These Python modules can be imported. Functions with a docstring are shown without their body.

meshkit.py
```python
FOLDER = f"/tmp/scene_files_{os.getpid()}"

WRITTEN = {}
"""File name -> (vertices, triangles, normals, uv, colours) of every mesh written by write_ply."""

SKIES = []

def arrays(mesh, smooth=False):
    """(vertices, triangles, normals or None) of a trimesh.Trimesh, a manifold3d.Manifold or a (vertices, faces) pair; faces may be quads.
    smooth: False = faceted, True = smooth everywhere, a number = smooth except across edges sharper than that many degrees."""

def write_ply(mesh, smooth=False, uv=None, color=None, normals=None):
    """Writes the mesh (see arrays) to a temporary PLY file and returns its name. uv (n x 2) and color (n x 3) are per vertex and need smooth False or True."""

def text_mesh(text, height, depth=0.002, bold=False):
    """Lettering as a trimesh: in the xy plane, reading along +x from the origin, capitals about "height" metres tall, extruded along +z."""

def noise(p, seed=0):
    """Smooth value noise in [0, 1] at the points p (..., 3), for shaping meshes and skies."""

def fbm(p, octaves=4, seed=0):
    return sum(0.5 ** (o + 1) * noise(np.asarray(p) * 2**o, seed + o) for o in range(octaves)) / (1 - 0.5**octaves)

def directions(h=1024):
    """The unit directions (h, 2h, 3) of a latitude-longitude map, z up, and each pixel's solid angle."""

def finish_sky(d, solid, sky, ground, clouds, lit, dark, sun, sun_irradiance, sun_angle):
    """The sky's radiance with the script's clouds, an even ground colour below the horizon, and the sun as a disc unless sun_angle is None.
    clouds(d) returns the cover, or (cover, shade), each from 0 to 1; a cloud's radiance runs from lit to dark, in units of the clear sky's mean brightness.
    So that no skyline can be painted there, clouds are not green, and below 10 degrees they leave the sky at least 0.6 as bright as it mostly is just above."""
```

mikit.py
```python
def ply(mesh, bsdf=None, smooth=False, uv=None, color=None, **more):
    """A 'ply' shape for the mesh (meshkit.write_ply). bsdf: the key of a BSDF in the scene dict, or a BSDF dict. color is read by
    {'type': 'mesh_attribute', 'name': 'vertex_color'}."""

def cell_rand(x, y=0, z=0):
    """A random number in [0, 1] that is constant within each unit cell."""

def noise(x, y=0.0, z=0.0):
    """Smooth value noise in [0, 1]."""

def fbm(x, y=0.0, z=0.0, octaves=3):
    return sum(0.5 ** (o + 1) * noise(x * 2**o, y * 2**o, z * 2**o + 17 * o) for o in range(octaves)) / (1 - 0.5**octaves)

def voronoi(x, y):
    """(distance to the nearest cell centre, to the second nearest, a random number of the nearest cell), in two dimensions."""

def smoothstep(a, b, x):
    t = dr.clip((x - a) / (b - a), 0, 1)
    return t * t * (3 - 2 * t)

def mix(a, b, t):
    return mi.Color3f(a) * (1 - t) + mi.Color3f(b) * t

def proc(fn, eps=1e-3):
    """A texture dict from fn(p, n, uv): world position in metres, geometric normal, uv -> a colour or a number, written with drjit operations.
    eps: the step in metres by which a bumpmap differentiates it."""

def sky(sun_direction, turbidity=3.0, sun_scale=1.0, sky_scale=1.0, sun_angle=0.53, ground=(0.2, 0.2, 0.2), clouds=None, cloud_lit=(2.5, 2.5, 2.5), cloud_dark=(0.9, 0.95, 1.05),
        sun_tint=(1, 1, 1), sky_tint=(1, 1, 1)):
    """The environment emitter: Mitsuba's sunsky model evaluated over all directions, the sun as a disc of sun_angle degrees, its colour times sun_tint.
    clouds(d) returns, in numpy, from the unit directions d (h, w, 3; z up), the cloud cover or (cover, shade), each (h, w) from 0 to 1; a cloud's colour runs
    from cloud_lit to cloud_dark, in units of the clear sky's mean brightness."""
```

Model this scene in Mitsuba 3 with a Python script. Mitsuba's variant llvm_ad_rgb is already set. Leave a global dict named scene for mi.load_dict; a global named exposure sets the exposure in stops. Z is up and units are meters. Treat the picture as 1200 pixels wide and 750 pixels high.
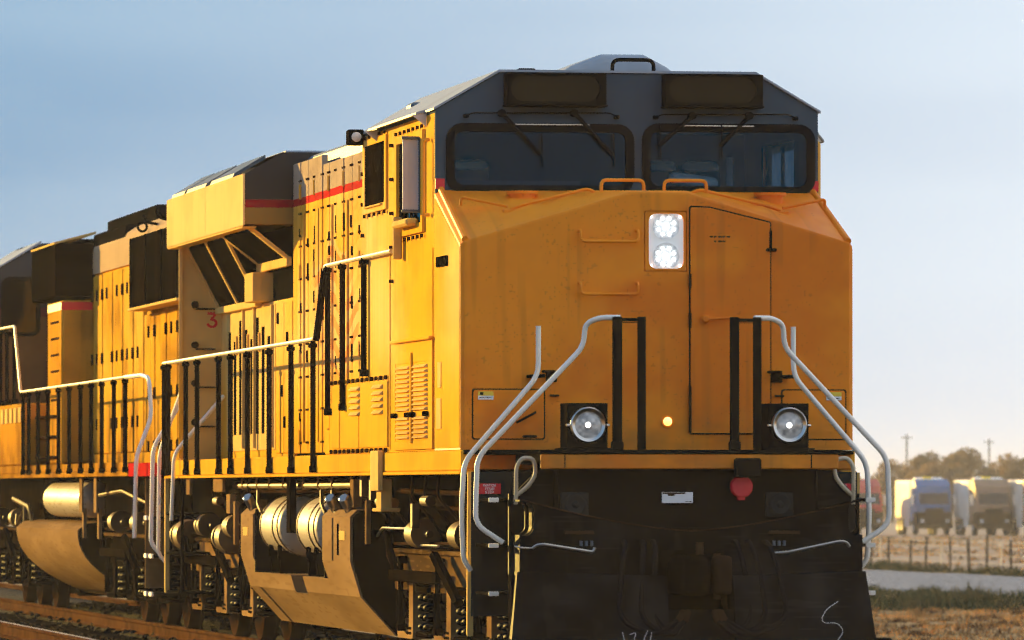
import math, random
import numpy as np, trimesh, shapely, shapely.geometry as sg
import manifold3d as m3
import drjit as dr, mitsuba as mi
import mikit, meshkit
from mikit import noise, fbm, voronoi, cell_rand, smoothstep, mix

T = mi.ScalarTransform4f
rng = np.random.default_rng(7)
random.seed(7)
scene, labels = {}, {}

# ------------------------------------------------------------------ camera, sky, exposure
YAW, PITCH = math.radians(9.2963), math.radians(1.3662)
CAM = np.array([-9.953, -53.898, 1.5])
FWD = np.array([math.sin(YAW) * math.cos(PITCH), math.cos(YAW) * math.cos(PITCH), math.sin(PITCH)])
scene['air'] = {'type': 'homogeneous', 'albedo': {'type': 'rgb', 'value': [0.95, 0.95, 0.95]}, 'sigma_t': 0.00027}
scene['camera'] = {'type': 'thinlens', 'aperture_radius': 0.016, 'focus_distance': 58.0, 'fov': 8.1713, 'fov_axis': 'x', 'near_clip': 1.0, 'far_clip': 20000.0,
                   'to_world': T().look_at(origin=CAM.tolist(), target=(CAM + FWD).tolist(), up=[0, 0, 1]),
                   'medium': {'type': 'ref', 'id': 'air'}}
SUN_AZ, SUN_EL = math.radians(28.0), math.radians(8.0)      # azimuth measured from +y towards -x
SUN = [-math.sin(SUN_AZ) * math.cos(SUN_EL), math.cos(SUN_AZ) * math.cos(SUN_EL), math.sin(SUN_EL)]
def fill_veil(d):
    """Added veil, bluer left, paler right and behind to fill the nose, with faint streaks."""
    az = np.degrees(np.arctan2(d[..., 0], d[..., 1])); el = np.degrees(np.arcsin(np.clip(d[..., 2], -1, 1)))
    ss = lambda t: np.clip(t, 0, 1) ** 2 * (3 - 2 * np.clip(t, 0, 1))
    pale = ss((az - 0.5 * np.clip(el, 0, 12) - 2.0) / 13.0) * ss((215.0 - np.where(az < 0, az + 360, az)) / 60.0)
    pale = np.where(az < 0, pale * 0 + ss((215.0 - (az + 360)) / 60.0), pale)
    streak = meshkit.fbm(np.stack([d[..., 0] * 9, d[..., 1] * 9, d[..., 2] * 60], -1), 4) - 0.5
    return 0.84 + 0.1 * streak + 0.14 * np.exp(-np.clip(el, 0, 90) / 5.0), np.clip(1 - pale + 0.35 * streak, 0, 1)
scene['sky'] = mikit.sky(SUN, turbidity=3.0, sun_scale=1.4, sun_tint=(1.0, 1.13, 0.86), sky_tint=(0.52, 0.87, 1.5),
                         clouds=fill_veil, cloud_lit=(2.05, 2.2, 2.42), cloud_dark=(0.56, 0.94, 1.45))  # cloud tones also shaped to add fill from the right
exposure = 3.22

# ------------------------------------------------------------------ materials
def bsdf(key, color, rough=0.5, metallic=0.0, bump=None, bscale=0.002, spec=0.5, eps=1e-3, **kw):
    if callable(color): color = mikit.proc(color)
    elif isinstance(color, (tuple, list)): color = {'type': 'rgb', 'value': list(color)}
    if callable(rough): rough = mikit.proc(rough)
    if spec == 0: b = {'type': 'diffuse', 'reflectance': color}
    else: b = {'type': 'principled', 'base_color': color, 'roughness': rough, 'metallic': metallic, 'specular': spec, **kw}
    if bump is not None:
        b = {'type': 'bumpmap', 'texture': mikit.proc(bump, eps), 'scale': bscale, 'bsdf': b}
    scene[key] = {'type': 'twosided', 'bsdf': b}

def weather(base, dirt, amount=0.5, upper_tone=None):
    """Paint with rain streaks, grime towards the sill and fine specks."""
    def fn(p, n, uv):
        s = noise(p.x * 11, p.y * 11, p.z * 0.55) * 0.6 + noise(p.x * 31, p.y * 31, p.z * 1.1 + 9) * 0.4
        blot = fbm(p.x * 1.3, p.y * 1.3, p.z * 1.7, 4)
        low = smoothstep(2.6, 1.7, p.z) * 0.35
        speck = smoothstep(0.72, 0.9, noise(p.x * 60, p.y * 60, p.z * 60))
        k = dr.clip(amount * (smoothstep(0.5, 0.9, s) * 0.28 + smoothstep(0.42, 0.75, blot) * 0.55 + low * (0.4 + blot)) + speck * 0.12 * amount, 0, 1)
        c = mi.Color3f(base)
        if upper_tone is not None:  # paler in random patches, more towards the upper body
            c = mix(base, upper_tone, smoothstep(0.3, 0.65, fbm(p.x * 0.5 + 3, p.y * 0.5, p.z * 0.4 + 5, 3)) * smoothstep(2.1, 3.0, p.z) * (0.7 + 0.6 * noise(p.y * 14, 3, p.z * .5)))
        return mix(c, dirt, k)
    return fn

def wavy(p, n, uv): return fbm(p.x * 2.1, p.y * 2.1, p.z * 2.1, 3) + 0.08 * noise(p.x * 40, p.y * 40, p.z * 40)
YEL, YEL_D = (0.82, 0.43, 0.03), (0.40, 0.18, 0.025)
bsdf('paint_yellow', weather((0.82, 0.43, 0.035), (0.42, 0.19, 0.03), 0.4, (0.90, 0.58, 0.20)), 0.6, spec=0, bump=wavy, bscale=0.004)  # yellow for the sunlit sides; the front uses a shaded copy
def shaded_front_paint(p, n, uv):  # shaded copy of the side yellow, its warm shade put into the colour
    m = fbm(p.x * 1.7 + 4, p.z * 1.7, p.y, 4); f = fbm(p.x * 14, p.z * 14, p.y * 3, 3)
    c = mix((0.94, 0.30, 0.014), (0.78, 0.18, 0.008), smoothstep(0.35, 0.68, m) * 0.8 + 0.25 * (f - 0.5))
    st = smoothstep(0.58, 0.9, noise(p.x * 26, 3, p.z * 0.9)) * smoothstep(0.4, 0.6, noise(p.x * 3, p.z * 2, 7))
    c = mix(c, (0.34, 0.12, 0.02), st * 0.22)
    bug = smoothstep(0.80, 0.90, noise(p.x * 55, p.z * 55, p.y * 55)) * smoothstep(0.35, 0.65, noise(p.x * 6, p.z * 6, 2))
    c = mix(c, (0.24, 0.10, 0.03), bug * 0.25)
    low = smoothstep(2.25, 1.82, p.z) * fbm(p.x * 5, p.z * 9, 0, 3)
    return mix(c, (0.36, 0.15, 0.03), low * 0.8)
bsdf('paint_shaded_front', shaded_front_paint, 0.5, spec=0.15, bump=wavy, bscale=0.006)
bsdf('paint_yellow_far', weather((0.58, 0.28, 0.025), (0.20, 0.09, 0.02), 0.9, (0.60, 0.33, 0.05)), 0.65, spec=0)
bsdf('paint_cream', weather((0.78, 0.52, 0.17), (0.36, 0.2, 0.06), 0.45), 0.6, spec=0)
def hood_paint(p, n, uv):
    """Yellow hood with grey above a red stripe and a washed-out waving flag band."""
    y = weather(YEL, YEL_D, 0.6, (0.88, 0.57, 0.20))(p, n, uv)
    wave = p.z + 0.10 * dr.sin(p.y * 3.4) + 0.22 * (p.y - 10.0) * 0.25
    band = smoothstep(0.0, 0.05, wave - 2.55) * smoothstep(3.75, 3.7, wave) * smoothstep(8.2, 8.5, p.y) * smoothstep(12.2, 11.4, p.y)
    bars = smoothstep(0.42, 0.58, 0.5 + 0.5 * dr.sin(wave * 30.0))
    y = mix(y, mix((0.78, 0.52, 0.24), (0.72, 0.20, 0.08), bars), band * (0.15 + 0.5 * smoothstep(.3, .7, noise(p.y * 3, p.z * 3, 1))))
    red = weather((0.52, 0.035, 0.03), (0.22, 0.05, 0.03), 0.5)(p, n, uv)
    grey = weather((0.46, 0.36, 0.27), (0.22, 0.15, 0.10), 0.6)(p, n, uv)
    c = dr.select(p.z > 4.175, red, y)
    return dr.select(p.z > 4.245, grey, c)
bsdf('paint_hood', hood_paint, 0.6, spec=0)
def hood2_paint(p, n, uv):
    y = weather((0.68, 0.36, 0.03), (0.24, 0.11, 0.02), 1.0, (0.72, 0.43, 0.07))(p, n, uv)
    grey = weather((0.50, 0.37, 0.23), (0.26, 0.17, 0.10), 0.6)(p, n, uv)
    return dr.select(p.z > 4.13, grey, y)
bsdf('paint_hood_rear', hood2_paint, 0.65, spec=0)
bsdf('paint_grey', weather((0.07, 0.105, 0.135), (0.06, 0.065, 0.07), 0.5), 0.42, bump=wavy, bscale=0.003)
bsdf('paint_roof_grey', weather((0.30, 0.35, 0.40), (0.18, 0.18, 0.18), 0.5), 0.5)
bsdf('paint_grey_light', weather((0.58, 0.58, 0.58), (0.38, 0.35, 0.3), 0.4), 0.5)
bsdf('paint_red', weather((0.55, 0.02, 0.02), (0.25, 0.03, 0.02), 0.4), 0.4, spec=0)
bsdf('paint_black', weather((0.008, 0.008, 0.008), (0.02, 0.015, 0.01), 0.6), 0.6, spec=0)
bsdf('stair_dark', weather((0.020, 0.025, 0.024), (0.035, 0.032, 0.026), 0.5), 0.6, spec=0.1)
def plow_paint(p, n, uv):
    k = fbm(p.x * 2.2, p.z * 2.2, p.y, 4); sc = smoothstep(0.70, 0.86, noise(p.x * 4 + p.z * 1.5, p.z * 55, 4)) * smoothstep(0.4, 0.7, noise(p.x * 3, p.z * 3, 8))
    c = mix((0.003, 0.003, 0.003), (0.016, 0.017, 0.017), smoothstep(0.45, 0.75, k))
    c = mix(c, (0.06, 0.055, 0.05), sc * 0.15)
    return mix(c, (0.022, 0.018, 0.013), smoothstep(0.62, 0.8, fbm(p.x * 9, p.z * 4, 3, 3)) * 0.5)
bsdf('pilot_black', plow_paint, 0.6, spec=0.05, bump=wavy, bscale=0.003)
bsdf('paint_white', weather((0.95, 0.90, 0.78), (0.6, 0.52, 0.4), 0.3), 0.4)
bsdf('rail_paint', weather((0.66, 0.58, 0.40), (0.26, 0.19, 0.10), 0.8), 0.4)
bsdf('sign_white', (0.8, 0.8, 0.8), 0.5)
bsdf('sign_yellow', (0.8, 0.6, 0.05), 0.5)
bsdf('sign_red', (0.72, 0.02, 0.03), 0.45)
bsdf('chalk', (0.5, 0.5, 0.5), 0.9, spec=0)
def dusty(base, dust, s=1.0):
    def fn(p, n, uv):
        k = fbm(p.x * 2.3 * s, p.y * 2.3 * s, p.z * 2.3 * s, 4)
        st = noise(p.x * 14, p.y * 14, p.z * 1.1)
        return mix(base, dust, dr.clip(smoothstep(0.3, 0.7, k) * 0.85 + 0.1 * st, 0, 1))
    return fn
def stained(a, b):
    def fn(p, n, uv):
        k = fbm(p.x * 2.5, p.y * .5, p.z * 2.5, 4); d = fbm(p.x * 14, p.y * 2.5, p.z * 14, 3)
        run = smoothstep(0.62, 0.85, noise(p.y * 5.5, 2, p.z * 0.5)) * smoothstep(0.3, 0.6, noise(p.y * 1.2, 5, p.z))
        c = mix(a, b, dr.clip(smoothstep(0.35, 0.65, k) * 0.8 + (d - 0.5) * 0.5, 0, 1))
        c = mix(c, (0.09, 0.055, 0.025), run * 0.08)
        return mix(c, (0.20, 0.12, 0.05), smoothstep(0.66, 0.8, noise(p.x * 26, p.y * 5, p.z * 26)) * 0.4)
    return fn
bsdf('truck_tan', stained((0.34, 0.21, 0.09), (0.16, 0.09, 0.038)), 0.6, spec=0, bump=lambda p, n, uv: fbm(p.x * 30, p.y * 30, p.z * 30, 2), bscale=0.003)
bsdf('frame_dark', stained((0.15, 0.09, 0.04), (0.05, 0.03, 0.014)), 0.7, spec=0)
bsdf('tank_grey', stained((0.32, 0.205, 0.10), (0.235, 0.145, 0.066)), 0.5, spec=0, bump=wavy, bscale=0.004)
bsdf('reservoir', stained((0.42, 0.355, 0.27), (0.36, 0.29, 0.20)), 0.42, spec=0.2)
bsdf('brass', dusty((0.19, 0.105, 0.04), (0.07, 0.038, 0.018)), 0.5, spec=0.1)
bsdf('black_iron', dusty((0.004, 0.0035, 0.003), (0.014, 0.009, 0.005)), 0.75, spec=0)
bsdf('rust_iron', dusty((0.055, 0.028, 0.014), (0.025, 0.014, 0.008)), 0.7, spec=0)
bsdf('steel', dusty((0.55, 0.53, 0.50), (0.42, 0.38, 0.33)), 0.28, 0.9)
bsdf('screen_black', lambda p, n, uv: mix((0.003, 0.003, 0.003), (0.016, 0.009, 0.005), smoothstep(.3, .8, noise(p.y * 3, p.z * .8)) * noise(p.y * 30, p.z * 30)), 0.9, spec=0)
bsdf('rubber', (0.006, 0.006, 0.007), 0.65, spec=0.08)
bsdf('board_glass', (0.030, 0.021, 0.008), 0.3, spec=0.1)
bsdf('dark_glass', (0.006, 0.007, 0.009), 0.05)
bsdf('chrome', (0.62, 0.60, 0.56), 0.18, 1.0)
bsdf('lens_plate', (0.62, 0.66, 0.68), 0.3)
bsdf('lamp_inside', lambda p, n, uv: mix((.85, .82, .76), (.30, .29, .27), noise(p.x * 40, p.z * 40)), 0.3)
bsdf('marker_lens', (0.9, 0.75, 0.6), 0.5)
bsdf('seat_cloth', (0.05, 0.045, 0.05), 0.8)
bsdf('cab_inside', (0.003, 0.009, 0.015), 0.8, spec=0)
bsdf('console', (0.02, 0.03, 0.045), 0.6)
scene['pane_glass'] = {'type': 'thindielectric', 'int_ior': 1.5, 'specular_transmittance': {'type': 'rgb', 'value': [0.60, 0.70, 0.78]}, 'specular_reflectance': {'type': 'rgb', 'value': [0.06, 0.17, 0.24]}}
scene['lens_glass'] = {'type': 'thindielectric', 'int_ior': 1.45}
def glow(r, g, b): return {'type': 'area', 'radiance': {'type': 'rgb', 'value': [r, g, b]}}

# ------------------------------------------------------------------ mesh helpers
cat = trimesh.util.concatenate
def man(m):
    a = m.to_mesh(); return trimesh.Trimesh(a.vert_properties[:, :3], a.tri_verts, process=False)
def toman(t): 
    return m3.Manifold(m3.Mesh(np.asarray(t.vertices, np.float32), np.asarray(t.faces, np.uint32)))
def bx(x0, x1, y0, y1, z0, z1, b=0.006):
    if x1 < x0: x0, x1 = x1, x0
    if y1 < y0: y0, y1 = y1, y0
    if z1 < z0: z0, z1 = z1, z0
    b = min(b, 0.3 * min(x1 - x0, y1 - y0, z1 - z0))
    pts = []
    for i in range(8):
        c = [(x0, x1)[i & 1], (y0, y1)[i >> 1 & 1], (z0, z1)[i >> 2 & 1]]
        s = [(1, -1)[i & 1], (1, -1)[i >> 1 & 1], (1, -1)[i >> 2 & 1]]
        for k in range(3):
            pts.append([c[j] + (0 if j == k else s[j] * b) for j in range(3)])
    return man(m3.Manifold.hull_points(np.array(pts)))
def hull(pts): return man(m3.Manifold.hull_points(np.asarray(pts, float)))
def rhull(pts, r, n=1):
    s = trimesh.creation.icosphere(subdivisions=n, radius=r).vertices
    return hull(np.vstack([s + np.asarray(p) for p in pts]))
def frame_of(d):
    d = d / np.linalg.norm(d); a = np.cross(d, [0, 0, 1] if abs(d[2]) < 0.9 else [1, 0, 0]); a /= np.linalg.norm(a)
    return d, a, np.cross(d, a)
def fillet(pts, R, n=4):
    pts = [np.array(p, float) for p in pts]
    if R <= 0 or len(pts) < 3: return np.array(pts)
    out = [pts[0]]
    for a, b, c in zip(pts[:-2], pts[1:-1], pts[2:]):
        u, w = a - b, c - b; lu, lw = np.linalg.norm(u), np.linalg.norm(w)
        r = min(R, 0.45 * lu, 0.45 * lw); p, q = b + u / lu * r, b + w / lw * r
        for t in np.linspace(0, 1, n + 1): out.append((1 - t) ** 2 * p + 2 * t * (1 - t) * b + t * t * q)
    out.append(pts[-1]); return np.array(out)
def tube(pts, r, n=8, R=0.08, k=4):
    P = fillet(pts, R, k)
    keep = [0] + [i for i in range(1, len(P)) if np.linalg.norm(P[i] - P[i - 1]) > 1e-6]; P = P[keep]
    d = np.gradient(P, axis=0); d /= np.linalg.norm(d, axis=1)[:, None]
    _, a, _ = frame_of(d[0]); rings = []
    ang = np.arange(n) * 2 * np.pi / n
    for i in range(len(P)):
        a = a - d[i] * (a @ d[i]); a /= np.linalg.norm(a); b = np.cross(d[i], a)
        rings.append(P[i] + r * (np.cos(ang)[:, None] * a + np.sin(ang)[:, None] * b))
    V = np.vstack(rings + [P[:1], P[-1:]]); F = []
    for i in range(len(P) - 1):
        for j in range(n):
            p, q = i * n + j, i * n + (j + 1) % n
            F += [[p, q, q + n], [p, q + n, p + n]]
    e = len(P) * n
    for j in range(n):
        F.append([e, (j + 1) % n, j]); F.append([e + 1, e - n + j, e - n + (j + 1) % n])
    return trimesh.Trimesh(V, F, process=False)
def lathe(prof, p0, d, n=28):
    """prof: list of (distance along d, radius)."""
    d, a, b = frame_of(np.array(d, float)); p0 = np.array(p0, float); ang = np.arange(n) * 2 * np.pi / n
    V = np.vstack([p0 + d * t + r * (np.cos(ang)[:, None] * a + np.sin(ang)[:, None] * b) for t, r in prof] + [[p0 + d * prof[0][0]], [p0 + d * prof[-1][0]]])
    F = []; m = len(prof)
    for i in range(m - 1):
        for j in range(n):
            p, q = i * n + j, i * n + (j + 1) % n
            F += [[p, q, q + n], [p, q + n, p + n]]
    for j in range(n):
        F.append([m * n, (j + 1) % n, j]); F.append([m * n + 1, (m - 1) * n + j, (m - 1) * n + (j + 1) % n])
    t = trimesh.Trimesh(V, F, process=False)
    return t
def cyl(p0, p1, r, n=20, c=0.0):
    p0, p1 = np.array(p0, float), np.array(p1, float); L = np.linalg.norm(p1 - p0); c = min(c, 0.4 * L, 0.5 * r)
    prof = [(0, r), (L, r)] if c == 0 else [(0, r - c), (c, r), (L - c, r), (L, r - c)]
    return lathe(prof, p0, p1 - p0, n)
def prism(poly, axis, a0, a1):
    """poly: (u, v) list or shapely polygon; axis 'x': (y, z), 'y': (x, z), 'z': (x, y)."""
    if not isinstance(poly, (sg.Polygon, sg.MultiPolygon)): poly = sg.Polygon(poly)
    t = cat([trimesh.creation.extrude_polygon(g, abs(a1 - a0), engine='earcut') for g in getattr(poly, 'geoms', [poly])])
    v = np.array(t.vertices); lo = min(a0, a1)
    if axis == 'x': v = np.stack([v[:, 2] + lo, v[:, 0], v[:, 1]], 1)
    elif axis == 'y': v = np.stack([v[:, 0], v[:, 2] + lo, v[:, 1]], 1)
    else: v = np.stack([v[:, 0], v[:, 1], v[:, 2] + lo], 1)
    f = np.array(t.faces)
    if axis == 'y': f = f[:, ::-1]
    return trimesh.Trimesh(v, f, process=False)
def rrect(x0, x1, z0, z1, r, n=6):
    return sg.box(x0 + r, z0 + r, x1 - r, z1 - r).buffer(r, quad_segs=n)
def moved(m, x=0, y=0, z=0):
    m = m.copy(); m.apply_translation([x, y, z]); return m
def mirx(m):
    m = m.copy(); v = np.array(m.vertices); v[:, 0] *= -1
    return trimesh.Trimesh(v, np.array(m.faces)[:, ::-1], process=False)
def text_front(txt, h, x, y, z, depth=0.002, bold=False):
    t = meshkit.text_mesh(txt, h, depth, bold); v = np.array(t.vertices)
    v = np.stack([v[:, 0] - (v[:, 0].max() + v[:, 0].min()) / 2 + x, y - v[:, 2], v[:, 1] + z], 1)
    return trimesh.Trimesh(v, np.array(t.faces), process=False)
def helix(x, y, z0, z1, R, turns, r, n=6):
    t = np.linspace(0, 1, int(turns * 12) + 1)
    return tube(np.stack([x + R * np.cos(t * turns * 2 * np.pi), y + R * np.sin(t * turns * 2 * np.pi), z0 + (z1 - z0) * t], 1), r, n, 0)

count = {}
def numbered(key):
    n = count.get(key, -1) + 1; count[key] = n
    return key if n == 0 else f'{key}_{n:03d}'
def add(key, mesh, mat, smooth=30, lab=None, cat_=None, group=None, kind=None, **more):
    key = numbered(key)
    scene[key] = mikit.ply(cat(mesh) if isinstance(mesh, list) else mesh, mat, smooth=smooth, **more)
    if lab or cat_ or group or kind:
        labels[key] = {k: v for k, v in dict(label=lab, category=cat_, group=group, kind=kind).items() if v}
    return key
def each(key, meshes, mat, **kw):
    for m in meshes: k = add(key, m, mat, **kw)
    return k
def thing(key, lab, cat_, group=None):
    key = numbered(key); labels[key] = {'label': lab, 'category': cat_}
    if group: labels[key]['group'] = group
    return key
def S(mesh): return (mesh, mirx(mesh))        # a part and its twin on the other side

# ================================================================== LEAD LOCOMOTIVE
# x across the track, y back from the nose face, z above the rail head
L = thing('diesel_locomotive', 'yellow and grey diesel locomotive at the head of the train, its headlight lit', 'locomotive')
SX = 1.525

# ---- platform (frame, sills, deck)
add(L + '__platform', [bx(-1.40, 1.40, -0.30, 19.7, 1.775, 1.80, .004), bx(-0.80, 0.80, -0.4, 19.6, 1.0, 1.774, .02)], 'paint_black')
for s in (-1, 1):
    add(L + '__side_sill', [bx(s * 1.53, s * 1.41, -.04, 19.72, 1.655, 1.812, .008), bx(s * 1.542, s * 1.43, -.04, 19.72, 1.628, 1.653, .004)], 'paint_yellow')
add(L + '__end_beam', [bx(-1.50, 1.50, 19.73, 19.80, 1.64, 1.81)], 'paint_red')

# ---- nose: hull with a recess for the headlight
def nose_column(x):
    zf = 3.80 - 0.39 * max(0, abs(x) - 0.21) / (SX - 0.21); f = 0.03 if abs(x) > SX - .005 else 0.0
    return [(x, y, z) for y, z in ((1.32, 1.815), (f, 1.815), (f, zf - .038 - .6 * f), (f + .011, zf - .012 - .6 * f), (f + .04, zf - .6 * f), (1.32, 3.85 - f))]
nx_ = sorted([-SX, -1.495, -1.1, -.8, -.5, -.21, .21, .5, .8, 1.1, 1.495, SX])
nose = toman(hull(nose_column(nx_[0]) + nose_column(nx_[1])))
for x0, x1 in zip(nx_[1:-1], nx_[2:]): nose = nose + toman(hull(nose_column(x0) + nose_column(x1)))
nose = man(nose - toman(bx(-.105, .227, -.1, .07, 3.178, 3.643, .004)))
add(L + '__nose', nose, 'paint_shaded_front', 25)
for s in (-1, 1):
    add(L + '__nose__side_panel', prism([(.045, 1.83), (1.297, 1.83), (1.297, 3.78), (.045, 3.36)], 'x', s * 1.524, s * 1.529), 'paint_yellow')  # added sheets that carry the sunlit yellow on the nose sides
# chamfer beads along the upper corners
for s in (-1, 1):
    add(L + '__nose__corner_bead', tube([(s * 1.490, .02, 3.418), (s * 1.478, 1.29, 3.848)], .026, 10, 0), 'paint_shaded_front')
# lower strip of the nose front (fascia left and right of the porch)
for s in (-1, 1):
    add(L + '__nose__lower_fascia', bx(s * .92, s * 1.50, -.06, -.005, 1.665, 1.778, .006), 'paint_shaded_front')
    add(L + '__nose__dark_lip', bx(s * .92, s * 1.51, -.09, -.003, 1.780, 1.812, .004), 'paint_black')
door_poly = sg.Polygon([(.265, 1.955), (.86, 1.955), (.86, 3.545), (.40, 3.655), (.265, 3.66)]).buffer(.02).buffer(-.008)
add(L + '__nose__door_seal', prism(door_poly.buffer(.011), 'y', -.006, .004), 'rubber')
add(L + '__nose__front_door', prism(door_poly, 'y', -.022, .004), 'paint_shaded_front')
add(L + '__nose__door_handle', [lathe([(0, .03), (.03, .034), (.05, .02)], (.36, -.022, 2.815), (0, -1, 0), 14), tube([(.37, -.06, 2.815), (.56, -.06, 2.825)], .011)], 'paint_shaded_front')
for z0, z1 in ((1.95, 2.30), (2.75, 2.86), (3.05, 3.16)):
    add(L + '__nose__door_hinge', cyl((.247, -.022, z0), (.247, -.022, z1), .011, 10), 'rust_iron')
add(L + '__nose__door_latch', [bx(.865, .885, -.03, 0, 3.34, 3.50), bx(.84, .92, -.04, 0, 3.335, 3.36)], 'paint_black')
for x0, x1 in ((-1.43, -.885), (.97, 1.46)):
    add(L + '__nose__access_panel', prism(rrect(x0, x1, 1.90, 2.27, .02), 'y', -.010, .004), 'paint_shaded_front')
    add(L + '__nose__panel_seal', prism(rrect(x0 - .01, x1 + .01, 1.89, 2.28, .02), 'y', -.004, .004), 'rust_iron')
for x in (-1.0, 1.05):
    each(L + '__nose__panel_catch', [tube([(x - .1, -.02, 2.02), (x + .05, -.03, 2.10)], .008), bx(x - .05, x + .06, -.02, 0, 1.905, 1.925)], 'paint_black')
for x in (-.82, .93):
    each(L + '__nose__rail_foot', [bx(x - .05, x + .03, -.05, 0, 2.33, 2.42), bx(x - .02, x + .05, -.03, 0, 2.22, 2.235), bx(x - .09, x + .01, -.09, -.05, 2.40, 2.42)], 'rust_iron')
for z in (3.489, 3.087):
    add(L + '__nose__grab_iron', tube([(-.609, .0, z), (-.609, -.07, z), (-.609, -.075, z - .085), (-.165, -.075, z - .085), (-.165, -.07, z), (-.165, 0, z)], .0125, 8, .05), 'paint_shaded_front')
for x0, x1 in ((-.40, -.07), (.09, .42)):
    add(L + '__nose__top_handle', tube([(x0, .22, 3.79), (x0, .22, 3.885), (x1, .22, 3.885), (x1, .22, 3.79)], .014, 8, .06), 'paint_shaded_front')
for x in (-.90, 1.06):
    add(L + '__nose__sand_filler', [lathe([(0, .10), (.10, .10), (.10, .125), (.125, .125)], (x, .92, 3.70), (0, 0, 1), 20)], 'paint_shaded_front')
for s in (-1, 1):
    each(L + '__nose__top_rail', [tube([(s * 1.43, .62, 3.70), (s * 1.43, .60, 3.765), (s * 1.08, .52, 3.69)], .012, 8, .03),
                                tube([(s * 1.06, .5, 3.67), (s * .98, .5, 3.70), (s * .44, .6, 3.835), (s * .36, .62, 3.80)], .012, 8, .04),
                                bx(s * 1.12, s * 1.0, .45, .55, 3.63, 3.665)], 'paint_shaded_front')
for x in (-1.335, 1.37):
    k = add(L + '__nose__warning_sticker', bx(x - .06, x + .06, -.017, .002, 2.195, 2.225, .001), 'sign_white')
    add(L + '__nose__warning_sticker', bx(x - .06, x + .06, -.017, .002, 2.2255, 2.258, .001), 'sign_yellow')
    each(L + '__nose__sticker_mark', [bx(x - .045, x - .02, -.019, -.016, 2.232, 2.252, .001), bx(x - .05, x + .045, -.019, -.016, 2.207, 2.212, .001)], 'paint_black')
for zz in (3.44, 3.405):
    add(L + '__nose__small_print', [bx(.40 + i * .033, .40 + i * .033 + w_, -.0235, -.0215, zz, zz + .012, .0005) for i, w_ in enumerate((.026, .018, .028, .022, .027)) if zz > 3.42 or 0 < i < 4], 'rust_iron', kind='stuff')
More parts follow.
